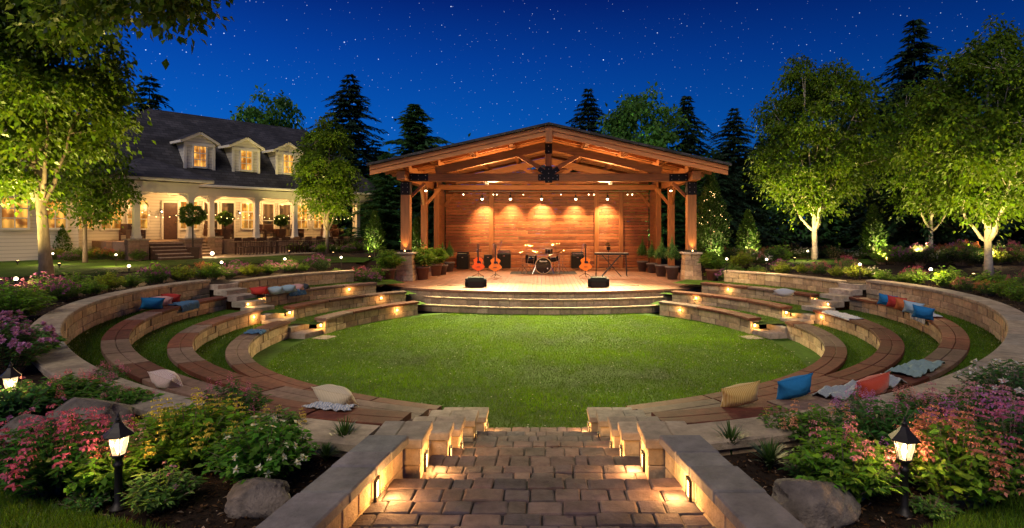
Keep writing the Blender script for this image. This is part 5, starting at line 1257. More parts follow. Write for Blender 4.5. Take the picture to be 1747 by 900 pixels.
tag(qmesh('bark_mulch', leaves(np.c_[P2, zz], D_, ln, ln*.35, g=g), cc_, 'petal'), 'dark bark mulch chips covering the planting beds', 'mulch', kind='stuff')
#P3_END
# ================================================================== planting
# shrub kinds for the beds (shared meshes)
G1c, G2c, G3c = (.11, .22, .028), (.07, .15, .028), (.19, .26, .028)
kinds = {
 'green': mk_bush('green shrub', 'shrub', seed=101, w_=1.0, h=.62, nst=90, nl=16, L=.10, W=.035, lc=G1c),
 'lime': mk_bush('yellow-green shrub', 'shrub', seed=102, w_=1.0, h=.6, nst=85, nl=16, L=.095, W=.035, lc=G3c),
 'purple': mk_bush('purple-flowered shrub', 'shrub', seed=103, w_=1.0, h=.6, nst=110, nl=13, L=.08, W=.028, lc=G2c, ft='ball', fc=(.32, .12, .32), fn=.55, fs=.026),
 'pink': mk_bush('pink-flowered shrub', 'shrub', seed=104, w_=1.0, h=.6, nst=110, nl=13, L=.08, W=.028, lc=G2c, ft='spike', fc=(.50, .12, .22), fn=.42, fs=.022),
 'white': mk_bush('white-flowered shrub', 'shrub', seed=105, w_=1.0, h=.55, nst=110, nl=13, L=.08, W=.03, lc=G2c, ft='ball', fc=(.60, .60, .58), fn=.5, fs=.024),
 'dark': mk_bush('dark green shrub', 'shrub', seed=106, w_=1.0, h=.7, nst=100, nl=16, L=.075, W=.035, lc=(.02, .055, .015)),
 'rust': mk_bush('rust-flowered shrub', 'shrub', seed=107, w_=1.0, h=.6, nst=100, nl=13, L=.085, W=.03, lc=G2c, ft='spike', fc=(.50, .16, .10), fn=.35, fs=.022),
}
desc = {'green': 'leafy green shrub', 'lime': 'yellow-green shrub', 'purple': 'purple-flowered shrub', 'pink': 'shrub with pink flower spikes', 'white': 'white-flowered shrub', 'dark': 'dark green shrub', 'rust': 'shrub with rusty flower spikes'}
counts = {}
NM = {'green': 'shrub', 'lime': 'shrub', 'dark': 'shrub', 'purple': 'flowering_shrub', 'pink': 'flowering_shrub', 'white': 'flowering_shrub', 'rust': 'flowering_shrub'}
def shrub(kind, x, y, z, sc, where, frm):
    k_ = (kind, where); counts[k_] = counts.get(k_, 0)+1
    s_ = sc if hasattr(sc, '__len__') else (sc, sc, sc*R.uniform(.85, 1.15))
    o = place(kinds[kind], (x, y, z), R.uniform(0, 6.28), s_, f'{desc[kind]} {where}, {ORD[counts[k_]-1]} such from {frm}', 'shrubs '+where); o.name = NM[kind]; _used.add(o.name) if o is kinds[kind] else None
    o['category'] = 'shrub'; return o
rowL = ['green', 'green', 'lime', 'green', 'pink', 'green', 'purple', 'white', 'purple', 'green', 'green', 'purple', 'lime', 'lime', 'green', 'dark']
for side in (-1, 1):
    P = PP(side); sn = sname[side]; a = 139.0; i = 0
    while a > 64:
        w0 = (wc(a) if a < 111.5 else wr(a))+.41; r = w0+R.uniform(.68, .95); x, y = P(a, r); sz = R.uniform(.55, .92)
        kd = R.choice(rowL if side < 0 else ['green', 'lime', 'pink', 'rust', 'green', 'lime', 'lime', 'green', 'green', 'dark'])
        shrub(kd, x, y, ground_h(x, y)-.02, sz, f'behind {sn} outer wall, front row', 'the stage'); a -= math.degrees(sz*R.uniform(.85, 1.15)/r); i += 1
    a = 137.0
    while a > 60:
        r = (wc(a) if a < 111.5 else wr(a))+R.uniform(1.75, 2.15); x, y = P(a, r); sz = R.uniform(.75, 1.1)
        kd = R.choice(['green', 'dark', 'purple', 'lime', 'rust', 'green'] if side < 0 else ['dark', 'green', 'white', 'pink', 'purple', 'lime'])
        shrub(kd, x, y, ground_h(x, y)-.03, sz, f'behind {sn} outer wall, second row', 'the stage'); a -= math.degrees(sz*R.uniform(.95, 1.7)/r)
# garden beds on the right, back rows; beds by the house
for (n, x0, x1, y0, y1, ks, wh) in ((30, 1240, 1750, 449, 453, ['white', 'purple', 'green', 'lime', 'pink', 'dark'], 'in middle bed under right trees'), (34, 1225, 1770, 438, 443, ['white', 'purple', 'green', 'white', 'dark', 'rust'], 'in back bed under right trees')):
    for i in range(n):
        px_ = x0+(x1-x0)*(i+.5)/n+R.uniform(-6, 6)
        if y0 > 445 and 1335 < px_ < 1500: continue
        x, y = at(px_, R.uniform(y0, y1), GT); shrub(R.choice(ks), x, y, GT-.03, R.uniform(.95, 1.45), wh, 'the stage')
for i in range(12):
    x, y = at(500+i*10.5, R.uniform(429, 432), GT); shrub(['green', 'purple', 'white', 'green', 'purple'][i % 5], x, y, GT-.02, R.uniform(.9, 1.3), 'in bed round the porch tree', 'the dining table')
for i in range(11):
    px_ = 86+i*15; x, y = at(px_, R.uniform(442, 446), GT); shrub(['rust', 'lime', 'purple', 'green', 'purple', 'lime', 'rust'][i % 7], x, y, GT-.02, R.uniform(.8, 1.05), 'in bed before the farmhouse', 'far left tree')
for i in range(9):
    x, y = at(-20+i*22, 436, GT); shrub('dark', x, min(y, 29.5), GT-.02, R.uniform(1.3, 1.7), 'in hedge under farmhouse windows', 'the left edge')
for i in range(9):
    x, y, z = hw(8.1+i*.75-2.2, -1.0-.2*(i % 2), GT); shrub('dark', x, y, GT, R.uniform(1.0, 1.25), 'in hedge before the porch end', 'the dining table')
for i, (px_, Y, kd, s_) in enumerate(((625, 22.6, 'purple', .95), (612, 23.5, 'pink', .9), (645, 23.8, 'green', 1.0), (660, 24.6, 'lime', .9), (640, 22.4, 'purple', .7), (1218, 24.2, 'lime', .9), (1235, 23.4, 'purple', .8), (1250, 24.5, 'green', 1.0), (1262, 25.6, 'lime', 1.1), (1232, 25.6, 'dark', 1.0))):
    x = (px_-925)*Y/1000; shrub(kd, x, Y, ground_h(x, Y)+.12, s_, f'beside {"left" if px_ < 900 else "right"} stage pedestal', 'the wall end')
for i, (px_, py_, kd, s_) in enumerate(((670, 508, 'dark', .35), (652, 512, 'dark', .3), (1195, 508, 'dark', .35), (1140, 520, 'dark', .3), (706, 520, 'dark', .28))):
    x, y = at(px_, py_, .3); shrub(kd, x, y, .2, s_, f'between {"left" if px_ < 900 else "right"} benches and stage', 'the bench side')
# conifers and leafy shrubs in pots on the stage
sp = bush(31, .62, .78, 90, 18, .075, .02, (.06, .15, .04), droop=.1)
pc = thing('potted_conifer', 'potted conifer', 'potted plant', (0, 0, -50)); V = sp[1].copy(); 
rr_ = np.hypot(V[:, :, 0], V[:, :, 1]); V[:, :, 2] = V[:, :, 2]+.38+np.maximum(0, .25-rr_)*1.2; k_ = np.clip(1.25-(V[:, :, 2]-.38)/1.15, .12, 1.1); V[:, :, 0] *= k_; V[:, :, 1] *= k_
qmesh('foliage', V, sp[2], 'leaf', pc); m = MB(); m.lathe([(.15, 0), (.21, .36), (.235, .36), (.235, .42), (.20, .42), (.19, .38)], n=20); m.build('pot', 'greypot', pc, True)
pl = bush(32, .85, .70, 80, 14, .15, .04, (.09, .19, .025)); pb = thing('potted_shrub', 'potted leafy shrub', 'potted plant', (0, 0, -50)); qmesh('foliage', pl[1]+np.array([0, 0, .32]), pl[2], 'leaf', pb); m = MB(); m.lathe([(.15, 0), (.20, .34), (.225, .34), (.225, .40), (.19, .40), (.18, .36)], n=20); m.build('pot', 'clay', pb, True)
for pr, px_, py_, s_, lab in ((pb, 721, 476.5, 1.42, 'leafy shrub in a grey-brown pot right beside the left pedestal'), (pb, 744, 470, 1.35, 'leafy shrub in a pot, second from the left pedestal'), (pc, 767, 463, 1.15, 'small potted conifer by the left side wall of the stage'), (pc, 755, 468, 1.1, 'potted conifer half hidden behind the leafy pots on the left'),
                           (pc, 1147, 476, 1.35, 'potted conifer right beside the right pedestal'), (pc, 1128, 471, 1.28, 'potted conifer, second from the right pedestal'), (pc, 1112, 465, 1.15, 'potted conifer, third from the right pedestal'), (pc, 1096, 462.5, 1.25, 'potted conifer farthest from the right pedestal, near the keyboard'), (pb, 663, 481, 1.35, 'leafy potted plant outside the left pedestal'), (pb, 1216, 481, 1.3, 'leafy potted plant outside the right pedestal')):
    x, y, z = FL(px_, py_); place(pr, (x, y, .7 if 690 < px_ < 1200 else .72), R.uniform(0, 6), s_, lab, 'potted plants on and beside the stage')
# ball topiaries by the house
def topiary(s, y, z, h_, r_, lab):
    g_ = np.random.default_rng(int(s*10)+70); n = 2600; d = nrm(g_.normal(size=(n, 3))); P_ = d*(r_*g_.uniform(.5, 1, n)**.4*(1+.25*np.sin(d[:, 0]*7+s)*np.cos(d[:, 2]*6)))[:, None]*np.array([1, 1, .85])+np.array([0, 0, h_]); ln = .14*g_.uniform(.6, 1.2, n)
    x_, y_, _ = hw(s, y); t = thing('topiary', lab, 'potted tree', (x_, y_, z), HA, 'ball topiaries by the porch'); qmesh('foliage', leaves(P_, d+g_.normal(0, .4, (n, 3)), ln, ln*.5, g=g_), gcol(g_, n, (.07, .15, .03), .35, .12), 'leaf', t)
    m = MB(); m.tube([(0, 0, .4), (0, 0, h_)], .035, 6); m.build('trunk', 'darkbark', t); m = MB(); m.prism([(-.2, 0), (.2, 0), (.26, .62), (-.26, .62)], -.22, .22); m.build('pot', 'darkwood', t)
topiary(-2.75, -4.45, 1.27, 2.3, .55, 'ball topiary in a tall pot on the entrance steps'); topiary(1.2, .9, 2.17, 1.3, .40, 'ball topiary on the porch behind the dining table'); topiary(4.9, 1.0, 2.17, 1.2, .36, 'ball topiary on the porch nearer the narrow tree')

# foreground plants, individually shaped
def W(px_, py_, z=GT): return at(px_, py_, z)
fg = [
 # px, base py, type args, label
 (95, 838, dict(seed=201, w_=.92, h=.50, nst=170, nl=15, L=.062, W=.026, lc=(.04, .10, .018), ft='arch', fc=(.62, .12, .24), fn=.9, fs=.016), 'large plant thick with magenta-pink blossoms left of the near left lantern'),
 (178, 850, dict(seed=202, w_=.40, h=.33, nst=50, nl=14, L=.07, W=.032, lc=(.09, .17, .02), ft='arch', fc=(.65, .22, .16), fn=.5, fs=.014), 'small bright green plant at the left foot of the near left lantern'),
 (325, 795, dict(seed=203, w_=.95, h=.46, nst=170, nl=15, L=.078, W=.032, lc=(.075, .14, .015), ft='arch', fc=(.60, .50, .05), fn=.5, fs=.014), 'big yellow-green bush with yellow tips behind the near left lantern'),
 (445, 823, dict(seed=204, w_=.72, h=.42, nst=120, nl=15, L=.062, W=.034, lc=(.055, .13, .02), ft='flower', fc=(.80, .78, .60), fn=.22, fs=.0125), 'rounded bush with white and pale yellow flowers by the left mulch bed'),
 (275, 868, dict(seed=205, w_=.44, h=.26, nst=85, nl=14, L=.055, W=.018, lc=(.08, .14, .035), ft='ball', fc=(.5, .25, .4), fn=.15, fs=.010), 'low fine-leaved plant between the near left lantern and the boulder'),
 (240, 805, dict(seed=206, w_=.42, h=.36, nst=40, nl=10, L=.05, W=.02, lc=(.07, .12, .03), ft='arch', fc=(.62, .42, .42), fn=.9, fs=.012), 'airy plant with pale pink blossoms just right of the near left lantern'),
 (12, 640, dict(seed=207, w_=.95, h=.7, nst=150, nl=13, L=.075, W=.03, lc=(.04, .09, .03), ft='ball', fc=(.50, .22, .52), fn=2.6, fs=.026), 'bush covered in lilac blossoms at the far left by the outer wall'),
 (50, 618, dict(seed=208, w_=.7, h=.45, nst=110, nl=13, L=.09, W=.03, lc=(.035, .09, .02), ft='ball', fc=(.35, .14, .36), fn=.6, fs=.022), 'leafy shrub with a few lilac heads against the left outer wall'),
 (22, 548, dict(seed=209, w_=1.2, h=.7, nst=110, nl=15, L=.11, W=.035, lc=(.08, .15, .02)), 'bright lit green shrub beside the far left globe light'),
 (110, 702, dict(seed=210, w_=.85, h=.34, nst=150, nl=14, L=.07, W=.03, lc=(.045, .10, .02), ft='spike', fc=(.60, .14, .20), fn=.55, fs=.015), 'bush with red-pink flower spikes in front of the left outer wall'),
 (205, 708, dict(seed=211, w_=.6, h=.26, nst=110, nl=14, L=.065, W=.03, lc=(.05, .11, .02), ft='spike', fc=(.50, .16, .24), fn=.5, fs=.014), 'green bush with dusky red spikes left of the outer wall bend'),
 (20, 735, dict(seed=212, w_=.7, h=.42, nst=100, nl=14, L=.065, W=.03, lc=(.035, .09, .03), ft='ball', fc=(.45, .16, .38), fn=.35, fs=.016), 'dark plant below the far left lantern'),
 (395, 735, dict(seed=213, w_=.62, h=.44, nst=80, nl=12, L=.06, W=.024, lc=(.035, .08, .02), ft='spike', fc=(.50, .10, .26), fn=.8, fs=.013), 'slender plant with dark pink spikes between the big yellow-green bush and the wall'),
 (470, 752, dict(seed=214, w_=.5, h=.30, nst=45, nl=10, L=.05, W=.022, lc=(.05, .10, .02), ft='arch', fc=(.55, .42, .08), fn=.5, fs=.010), 'thin plant with yellow buds against the left end of the outer wall'),
 (1440, 850, dict(seed=221, w_=.66, h=.44, nst=120, nl=15, L=.066, W=.032, lc=(.085, .16, .02), ft='arch', fc=(.65, .25, .32), fn=.55, fs=.014), 'bright green bush with pink tips left of the right lantern'),
 (1632, 858, dict(seed=222, w_=.76, h=.52, nst=150, nl=15, L=.064, W=.032, lc=(.085, .15, .018), ft='arch', fc=(.66, .24, .15), fn=.85, fs=.016), 'large bush with coral-orange and pink blossoms right of the right lantern'),
 (1725, 842, dict(seed=223, w_=.80, h=.52, nst=140, nl=14, L=.064, W=.028, lc=(.03, .07, .02), ft='arch', fc=(.55, .12, .30), fn=.9, fs=.016), 'dark bush with deep pink blossoms at the far right edge'),
 (1515, 775, dict(seed=224, w_=.8, h=.42, nst=100, nl=14, L=.07, W=.026, lc=(.035, .09, .025), ft='spike', fc=(.52, .16, .48), fn=.6, fs=.015), 'dark-leaved plant with magenta spikes behind the right lantern'),
 (1600, 748, dict(seed=225, w_=.8, h=.34, nst=120, nl=13, L=.06, W=.024, lc=(.035, .08, .02), ft='spike', fc=(.50, .14, .38), fn=.8, fs=.015), 'bush with purple-pink spikes by the right outer wall'),
 (1670, 732, dict(seed=226, w_=.8, h=.36, nst=120, nl=13, L=.06, W=.024, lc=(.04, .08, .02), ft='arch', fc=(.50, .22, .30), fn=.8, fs=.017), 'low bush with mixed orange and purple blossoms at the right outer wall'),
 (1735, 705, dict(seed=227, w_=1.0, h=.50, nst=130, nl=13, L=.06, W=.024, lc=(.035, .08, .03), ft='ball', fc=(.62, .62, .68), fn=.9, fs=.022), 'bush heaped with white blossoms at the far right by the outer wall'),
 (1400, 765, dict(seed=228, w_=.62, h=.34, nst=60, nl=12, L=.055, W=.024, lc=(.06, .12, .02), ft='arch', fc=(.62, .30, .18), fn=.7, fs=.012), 'small plant with pink and yellow blossoms before the right outer wall'),
 (1690, 790, dict(seed=229, w_=.8, h=.45, nst=130, nl=13, L=.06, W=.024, lc=(.035, .08, .02), ft='arch', fc=(.45, .14, .42), fn=.8, fs=.016), 'bush with violet blossoms behind the coral-orange bush'),
 (1340, 750, dict(seed=230, w_=.5, h=.28, nst=34, nl=10, L=.05, W=.022, lc=(.05, .10, .02), ft='arch', fc=(.55, .42, .08), fn=.5, fs=.010), 'thin plant with yellow buds before the right wall end'),

 (352, 800, dict(seed=241, w_=.34, h=.20, nst=50, nl=12, L=.045, W=.016, lc=(.05, .10, .03), ft='ball', fc=(.6, .58, .6), fn=1.4, fs=.008), 'tiny plant with white dots between the yellow-green and white-flowered bushes'),
 (150, 868, dict(seed=242, w_=.30, h=.13, nst=45, nl=10, L=.04, W=.016, lc=(.05, .11, .03)), 'low green clump at the foot of the nearest left lantern'),
 (1375, 822, dict(seed=243, w_=.30, h=.16, nst=45, nl=10, L=.045, W=.015, lc=(.05, .10, .03), ft='ball', fc=(.6, .5, .58), fn=1.2, fs=.008), 'small pale-dotted clump behind the flat grey boulder'),
 (1590, 880, dict(seed=244, w_=.28, h=.13, nst=45, nl=10, L=.04, W=.016, lc=(.07, .13, .03)), 'low green clump right of the right lantern post'),
 (1465, 735, dict(seed=245, w_=.42, h=.36, nst=36, nl=12, L=.05, W=.016, lc=(.04, .09, .03), ft='spike', fc=(.45, .18, .5), fn=2.6, fs=.012), 'slender plant with violet spikes before the rust-red cushion'),
 (1560, 725, dict(seed=246, w_=.42, h=.34, nst=36, nl=12, L=.05, W=.016, lc=(.04, .09, .03), ft='spike', fc=(.6, .25, .25), fn=2.6, fs=.012), 'slender plant with salmon spikes before the right outer wall'),
 (185, 665, dict(seed=247, w_=.36, h=.30, nst=32, nl=12, L=.05, W=.016, lc=(.04, .09, .03), ft='spike', fc=(.55, .14, .32), fn=2.6, fs=.012), 'slender plant with magenta spikes before the left outer wall'),
]
for px_, py_, kw, lab in fg:
    x, y = W(px_, py_); kw = dict(kw); kw['nst'] = int(kw['nst']*1.35); kw['L'] *= 1.02; kw['W'] *= .98; kw['lc'] = tuple(c_*q_ for c_, q_ in zip(kw['lc'], (1.45, 1.6, 1.5))); kw['fn'] = kw.get('fn', 0)*(.17 if kw.get('ft') in ('arch', 'ball') else .22 if kw.get('ft') == 'spike' else 1.3); kw['fs'] = kw.get('fs', .01)*1.05; kw['fc'] = tuple(q_*.9+.05 for q_ in kw.get('fc', (0, 0, 0))); t = mk_bush('fg', 'flowering plant', **kw); t.name = 'flowering_plant'; t['label'] = lab; t.location = (x, y, GT-.015); _used.add(t.name)
def tuft(px_, py_, h_, n, lab, L=.2):
    x, y = W(px_, py_); g_ = np.random.default_rng(int(px_)); a = g_.uniform(0, 2*pi, n); sp_ = g_.uniform(.15, 1, n); seg = 4; Vs = []; hh = h_*g_.uniform(.7, 1.15, n)
    for k_ in range(seg):
        def pt(u): rr = sp_*L*.55*u**1.6; return np.c_[np.cos(a)*rr, np.sin(a)*rr, hh*(1.35*u-.45*sp_*u*u*1.2)]
        p0, p1 = pt(k_/seg), pt((k_+1)/seg); S = np.c_[-np.sin(a), np.cos(a), np.zeros(n)]; w0, w1 = .009*(1-(k_/seg)**2)+.001, .009*(1-((k_+1)/seg)**2)+.0005; Vs.append(np.stack([p0-S*w0, p0+S*w0, p1+S*w1, p1-S*w1], 1))
    c_ = gcol(g_, n, (.05, .11, .025), .3, .1); tag(qmesh('grass_tuft', np.concatenate(Vs), np.tile(c_, (seg, 1)), 'blade'), lab, 'grass tuft', 'strappy grass tufts in the front beds').location = (x, y, GT)
tuft(588, 768, .20, 90, 'taller strappy grass tuft beside the left outer wall end', .30); tuft(556, 788, .11, 90, 'small spiky tuft below the taller one in the left bed', .22); tuft(1247, 775, .20, 80, 'strappy grass tuft beside the right outer wall end', .30); tuft(1313, 802, .17, 130, 'broad bushy grass tuft in the right mulch bed', .36)

# ================================================================== boulders
def boulder(px_, py_, w_, d_, h_, seed, lab, rz=0):
    import bmesh
    bm = bmesh.new(); bmesh.ops.create_icosphere(bm, subdivisions=5, radius=1)
    for v in bm.verts:
        p = v.co.copy(); s = noise.noise(p*1.1+Vector((seed, 0, 0)))*.28+noise.noise(p*2.8+Vector((0, seed, 0)))*.09
        c = noise.cell(p*1.6+Vector((seed, 3, 1)))*.05; q = p*(1+s+c)
        for ax, lim in ((Vector((.5, -.7, .5)), .80), (Vector((-.6, -.3, .72)), .82), (Vector((.2, .4, .9)), .78), (Vector((-.3, -.9, .1)), .86)):
            ax.normalize(); dd = q.dot(ax)-lim
            if dd > 0: q -= ax*dd*.85
        q += p*noise.fractal(p*6+Vector((seed, 1, 2)), 1, 2, 4)*.022
        v.co = Vector((q.x*w_/2, q.y*d_/2, q.z*h_*.62))
    me = bpy.data.meshes.new('boulder'); bm.to_mesh(me); bm.free(); me.materials.append(M['rock']); me.polygons.foreach_set('use_smooth', [True]*len(me.polygons))
    o = bpy.data.objects.new('boulder', me); COL.objects.link(o); x, y = W(px_, py_); o.location = (x, y+d_*.4, GT+h_*.30); o.rotation_euler = (0, 0, rz); tag(o, lab, 'boulder')
boulder(425, 884, .38, .32, .205, 3, 'small angular boulder on the mulch left of the path'); boulder(1405, 902, .52, .40, .24, 9, 'flat grey boulder on the mulch right of the path', .3); boulder(112, 752, .62, .5, .33, 5, 'large rounded boulder behind the pink blossoms on the left'); boulder(14, 772, .40, .4, .28, 14, 'grey boulder at the far left edge behind the blossoms')

# ================================================================== lanterns and globe lights
def lantern(px_, py_, lab, s_=1.0, z=GT, power=5):
    x, y = W(px_, py_, z); t = thing('path_lantern', lab, 'lantern', (x, y, z), .2, 'black path lanterns'); t.scale = (s_,)*3
    m = MB(); m.lathe([(.052, 0), (.052, .012), (.036, .022), (.026, .04), (.021, .05), (.021, .26), (.026, .265), (.026, .28), (.019, .285), (.019, .305), (.034, .325), (.044, .335)], n=20); m.build('post', 'iron', t, True)
    n6 = 6; rb, rt_, z0, z1 = .040, .064, .337, .455
    fr = MB(); pn = MB()
    for k_ in range(n6):
        a = 2*pi*k_/n6; b = 2*pi*(k_+1)/n6; p0, p1 = Vector((rb*cos(a), rb*sin(a), z0)), Vector((rt_*cos(a), rt_*sin(a), z1)); q0, q1 = Vector((rb*cos(b), rb*sin(b), z0)), Vector((rt_*cos(b), rt_*sin(b), z1))
        fr.tube([p0, p1], .0032, 5); fr.tube([p1, q1], .0035, 5, False); fr.tube([p0, q0], .004, 5, False); k9 = .96; pn.add([p0*1*k9+Vector((0, 0, z0*(1-k9))), q0*k9+Vector((0, 0, z0*(1-k9))), q1*k9+Vector((0, 0, z1*(1-k9))), p1*k9+Vector((0, 0, z1*(1-k9)))], [[0, 1, 2, 3]])
    fr.build('frame', 'iron', t); pn.build('glass', 'lampglass', t)
    m = MB(); m.lathe([(.086, .452), (.088, .458), (.060, .482), (.038, .505), (.022, .530), (.018, .532), (.018, .540)], n=6, ph=0); m.lathe([(.012, .540), (.017, .548), (.012, .558), (.006, .562), (.009, .570), (.002, .59)], n=12); m.build('roof', 'iron', t)
    m = MB(); m.lathe([(.008, .34), (.012, .36), (.018, .385), (.012, .41), (.004, .425)], n=12); m.build('lamp_bulb', 'bulb', t, True)
    light('POINT', (0, 0, .393), power, (1, .60, .26), .03, t)
lantern(202, 868, 'nearest left black lantern on a post, between pink and yellow-green plants', 1.0, power=26); lantern(18, 728, 'black lantern on a post at the far left edge', .96, power=20); lantern(1543, 878, 'black lantern on a post in the right bed between two blossoming bushes', 1.0, power=26)
def globe(px_, py_, lab, z=GT, pw=5, h_=.46, r_=.045):
    x, y = W(px_, py_, z); t = thing('globe_light', lab, 'light', (x, y, z), 0, 'globe lights on stakes'); m = MB(); m.tube([(0, 0, -.03), (0, 0, h_)], .012, 6); m.lathe([(.028, h_), (.03, h_+.02)], n=10); m.build('stake', 'iron', t); m = MB(); m.sphere((0, 0, h_+.05), r_, 14, 9); m.build('globe', 'globe', t, True); light('POINT', (0, -.03, h_+.16), pw*14, (1, .66, .30), .05, t)
nL = [(27, 513, 8), (220, 482, 7), (378, 473, 6), (486, 465, 6), (582, 461, 6), (90, 452, 9), (198, 455, 9)]
for i, (px_, py_, pw) in enumerate(nL): globe(px_, py_, f'{ORD[i]} white globe light in the left beds, wall row first from left edge', pw=pw)
for i, (px_, py_, pw) in enumerate([(1308, 466, 7), (1467, 478, 7), (1588, 490, 8), (1240, 465, 7), (1378, 446, 9), (1690, 452, 9)]): globe(px_, py_, f'{ORD[i]} white globe light in the right beds, wall row first from stage', pw=pw)
globe(362, 438, 'glowing globe on the patio at the foot of the brick pier', pw=10, h_=.15, r_=.1)

# ================================================================== pillows and throws
def pillow(name, w_, h_, th_, mat, loc, rot, lab):
    n = 22; vs = []; fs = []
    for sgn in (1, -1):
        for i in range(n+1):
            for j in range(n+1):
                u = -1+2*i/n; v = -1+2*j/n; pin = .15
                x = u*w_/2*(1-pin*cos(v*pi/2)**1.0*abs(u)**2); z = v*h_/2*(1-pin*cos(u*pi/2)*abs(v)**2)
                T_ = th_/2*max(0, (1-u**2)*(1-v**2))**.6*1.15; wr_ = noise.noise((u*2.4+loc[0], v*2.4, sgn*3))*.10*T_+.05*T_*sin(6*math.atan2(v, u))*(u*u+v*v)
                vs.append((x, sgn*(T_+wr_), z+h_/2))
    N1 = (n+1)*(n+1)
    for s in (0, 1):
        for i in range(n):
            for j in range(n):
                q = [s*N1+i*(n+1)+j, s*N1+(i+1)*(n+1)+j, s*N1+(i+1)*(n+1)+j+1, s*N1+i*(n+1)+j+1]; fs.append(q if s == 0 else q[::-1])
    m = MB(); m.add(vs, fs); o = m.build('cushion', mat, None, True); o.location = loc; o.rotation_euler = rot
    m = MB(); pr = []
    for k_ in range(60):
        u = k_/15; e = int(u); f = -1+2*(u-e); a_, b_ = ((f, -1), (1, f), (-f, 1), (-1, -f))[e]; pr.append((a_*w_/2*(1-.15*cos(b_*pi/2)*abs(a_)**2), 0, b_*h_/2*(1-.15*cos(a_*pi/2)*abs(b_)**2)+h_/2))
    pr.append(pr[0]); m.tube(pr, .006, 5, False); m.build('piping', mat, o, True)
    tag(o, lab, 'cushion', 'throw cushions on the benches'); o.name = 'throw_cushion'; return o
F_ = lambda n_, c, sc=40, rough=.9: surf(n_, c, rough, sc, .12, .4, sc*3, bdist=.004, spec=.1)
mats = {'yellow': stripemat('mustard_weave', (.45, .27, .06), (.62, .45, .18), 14, 'v'), 'blue': F_('blue_linen', (.02, .16, .38)), 'red': stripemat('rust_corduroy', (.38, .035, .015), (.48, .06, .025), 22, 'v'), 'cream': stripemat('cream_weave', (.50, .42, .28), (.66, .58, .42), 16, 'v'), 'zig': stripemat('pink_zigzag', (.62, .56, .52), (.44, .26, .28), 22, 'zig'),
        'crim': F_('red_linen', (.42, .045, .04)), 'sky': F_('pale_blue_linen', (.30, .42, .50)), 'coral': F_('coral_linen', (.50, .14, .05)), 'stripe': stripemat('blue_white_stripe', (.62, .6, .58), (.25, .32, .42), 10, 'v'), 'pink': stripemat('pink_stripe', (.55, .2, .2), (.6, .42, .38), 10, 'v'), 'dk': F_('charcoal_linen', (.05, .06, .07)), 'throwg': stripemat('grey_knit', (.16, .20, .24), (.36, .40, .44), 26, 'zig'), 'throwb': F_('blue_throw', (.07, .15, .26)), 'throwt': F_('teal_throw', (.18, .26, .27))}
def pil(px_, py_, z, w_, h_, mat, rz, tilt, roll, lab, th_=.21):
    x, y = at(px_, py_, z); return pillow('c', w_, h_, th_, mats[mat], (x, y, z+.005), (rad(tilt), rad(roll), rad(rz)), lab)
pil(1261, 690, .95, .50, .26, 'yellow', 14, 18, -7, 'mustard patterned cushion standing on the outer right bench'); pil(1353, 677, .95, .50, .27, 'blue', 16, 18, -8, 'bright blue cushion standing on the outer right bench beside the mustard one'); pil(1484, 676, .95, .56, .27, 'red', 22, 18, -8, 'rust-red corded cushion standing on the outer right bench')
pil(294, 654, .95, .50, .22, 'zig', -26, 52, 6, 'long white and pink zigzag cushion lying on the outer left bench'); pil(577, 683, .95, .52, .23, 'cream', -12, 48, 7, 'cream patterned cushion lying near the front end of the outer left bench')
pil(258, 527, .95, .50, .36, 'blue', 38, 35, 5, 'blue cushion leaning on the outer left bench, leftmost of three'); pil(277, 521, .95, .46, .34, 'pink', 30, 45, 5, 'pink striped cushion between the blue and the red ones on the outer left bench'); pil(292, 516, .95, .46, .34, 'crim', 26, 45, 5, 'red cushion on the outer left bench, rightmost of three')
pil(444, 502, .95, .52, .28, 'crim', 14, 35, -3, 'red cushion on the outer rear bench at left, beside two pale blue ones'); pil(473, 500, .95, .46, .30, 'sky', 10, 50, -3, 'left one of the two pale blue cushions on the outer rear bench at left'); pil(495, 497, .95, .46, .30, 'sky', 10, 50, -3, 'right one of the two pale blue cushions on the outer rear bench at left'); pil(509, 494, .95, .40, .22, 'pink', 10, 40, 0, 'small pink cushion right of the pale blue cushions'); pil(520, 492, .95, .34, .18, 'dk', 6, 50, 0, 'small charcoal cushion at the end of the row on the rear left bench')
pil(1336, 502, .95, .62, .26, 'stripe', -12, 60, 0, 'pale striped cushion lying alone on the outer rear bench at right')
for px_, py_, mt, rz, lab in ((1512, 521, 'blue', -30, 'dark blue cushion, leftmost of five on the outer right bench'), (1528, 525, 'crim', -33, 'red cushion, second of five on the outer right bench'), (1542, 530, 'coral', -36, 'coral cushion, middle one of five on the outer right bench'), (1557, 535, 'sky', -38, 'pale blue cushion, fourth of five on the outer right bench'), (1574, 544, 'blue', -42, 'bright blue cushion, rightmost of five on the outer right bench')):
    pil(px_, py_, .95, .42, .32, mt, rz, 24, 8, lab)
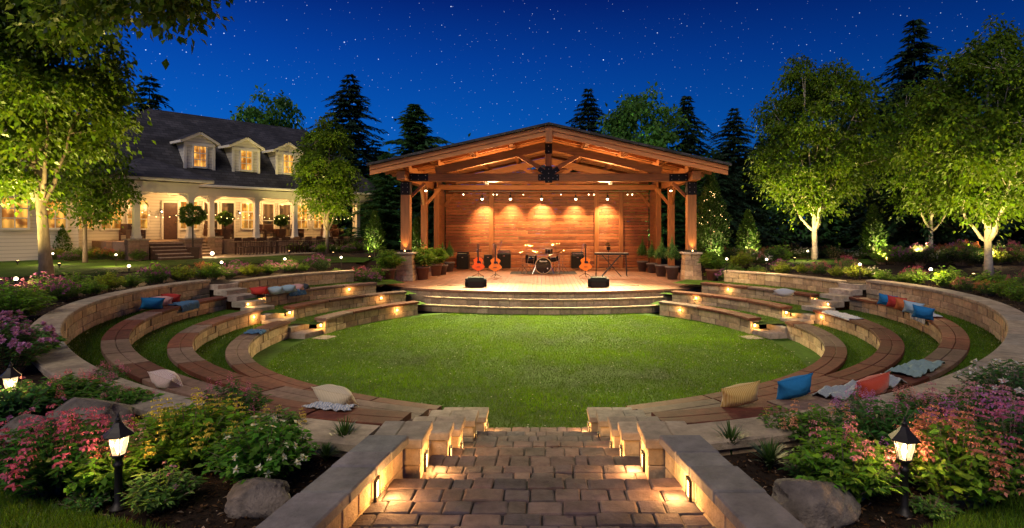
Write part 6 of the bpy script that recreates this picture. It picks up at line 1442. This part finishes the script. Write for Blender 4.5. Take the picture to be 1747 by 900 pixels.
def throw(side, rf, a0, a1, ztop, mat, lab, hang=.16, seed=0, amp=.03, inner=True, width=SW):
    P = PP(side); n = 46; mrow = 26; vs = []
    for i in range(n+1):
        a = a0+(a1-a0)*i/n
        for j in range(mrow+1):
            v = j/mrow; s = v*(width*.86+hang); 
            if s < width*.86: off = width*.92-s; z = ztop+.010
            else: off = width*.06-.012; z = ztop-(s-width*.86)
            wv = noise.noise((i*.16+seed, j*.10, seed)); wv2 = noise.noise((i*.45+seed, j*.14, seed+5)); h = max(0, amp*(.6+1.3*wv+.7*wv2))
            r = rf(a)+off+(.02*wv2 if s < width*.86 else -h*.8); aa = a+.5*noise.noise((j*.2, i*.1, seed+9)); x, y = P(aa, r); vs.append((x, y, z+(h if s < width*.86 else 0)+(.003*sin(i*1.9)*(j == mrow))))
    fs = [[i*(mrow+1)+j, (i+1)*(mrow+1)+j, (i+1)*(mrow+1)+j+1, i*(mrow+1)+j+1] for i in range(n) for j in range(mrow)]
    m = MB(); m.add(vs, fs); o = m.build('throw_blanket', mats[mat], None, True); so_ = o.modifiers.new('thick', 'SOLIDIFY'); so_.thickness = .008; tag(o, lab, 'blanket', 'throws left on the benches')
def back_throw(side, rf, a0, a1, z, mat, lab, **k): throw(side, lambda q: rf(q)-.02, a0, a1, z, mat, lab, **k)
back_throw(1, lambda q: b3c(q)+.06, 26, 37, .95, 'throwg', 'bunched grey knitted throw on the outer right bench between the blue and red cushions', hang=.0, seed=2, amp=.075, width=.40)
back_throw(1, b3c, 40, 48, .95, 'throwt', 'crumpled teal throw on the outer right bench beyond the red cushion', hang=.0, seed=7, amp=.06); back_throw(-1, b3c, 15, 19, .95, 'stripe', 'small pale throw beside the cream cushion at the front left', hang=.0, seed=4, amp=.02, width=.25)
back_throw(-1, b3c, 96, 101, .95, 'throwb', 'blue throw hanging over the outer left bench by the three cushions', seed=3); back_throw(-1, b3r, 119, 123, .95, 'throwb', 'blue throw hanging over the rear left bench below the pale blue cushions', seed=6)
back_throw(1, b2c, 93, 103, .70, 'stripe', 'pale folded throw spread along the middle right bench near the aisle', hang=.03, seed=8, amp=.015); back_throw(-1, b1c, 88, 92, .45, 'throwb', 'small crumpled blue cloth on the innermost left bench', hang=.02, seed=9, amp=.03); back_throw(1, b3c, 84, 90, .95, 'stripe', 'grey striped throw under the five cushions on the outer right bench', seed=12)
# underlay of soil below the bowl so that no gap shows the void
m = MB(); m.add([(-11, 4.5, -.06), (11, 4.5, -.06), (11, 24, -.06), (-11, 24, -.06)], [[0, 1, 2, 3]]); m.build('bowl_soil', 'soil')['kind'] = 'structure'
for o in list(bpy.data.objects):
    if o.parent is None and o.location.z < -40:
        for c in list(o.children_recursive): bpy.data.objects.remove(c)
        bpy.data.objects.remove(o)
scene.render.engine = 'CYCLES'; cy = scene.cycles
cy.use_denoising = True; cy.denoiser = 'OPENIMAGEDENOISE'; cy.max_bounces = 6; cy.diffuse_bounces = 3; cy.glossy_bounces = 2; cy.transmission_bounces = 4; cy.transparent_max_bounces = 8
cy.sample_clamp_indirect = 4; cy.caustics_reflective = False; cy.caustics_refractive = False; cy.use_light_tree = True
scene.view_settings.view_transform = 'Standard'; scene.view_settings.look = 'None'; scene.view_settings.exposure = 0; scene.view_settings.gamma = 1
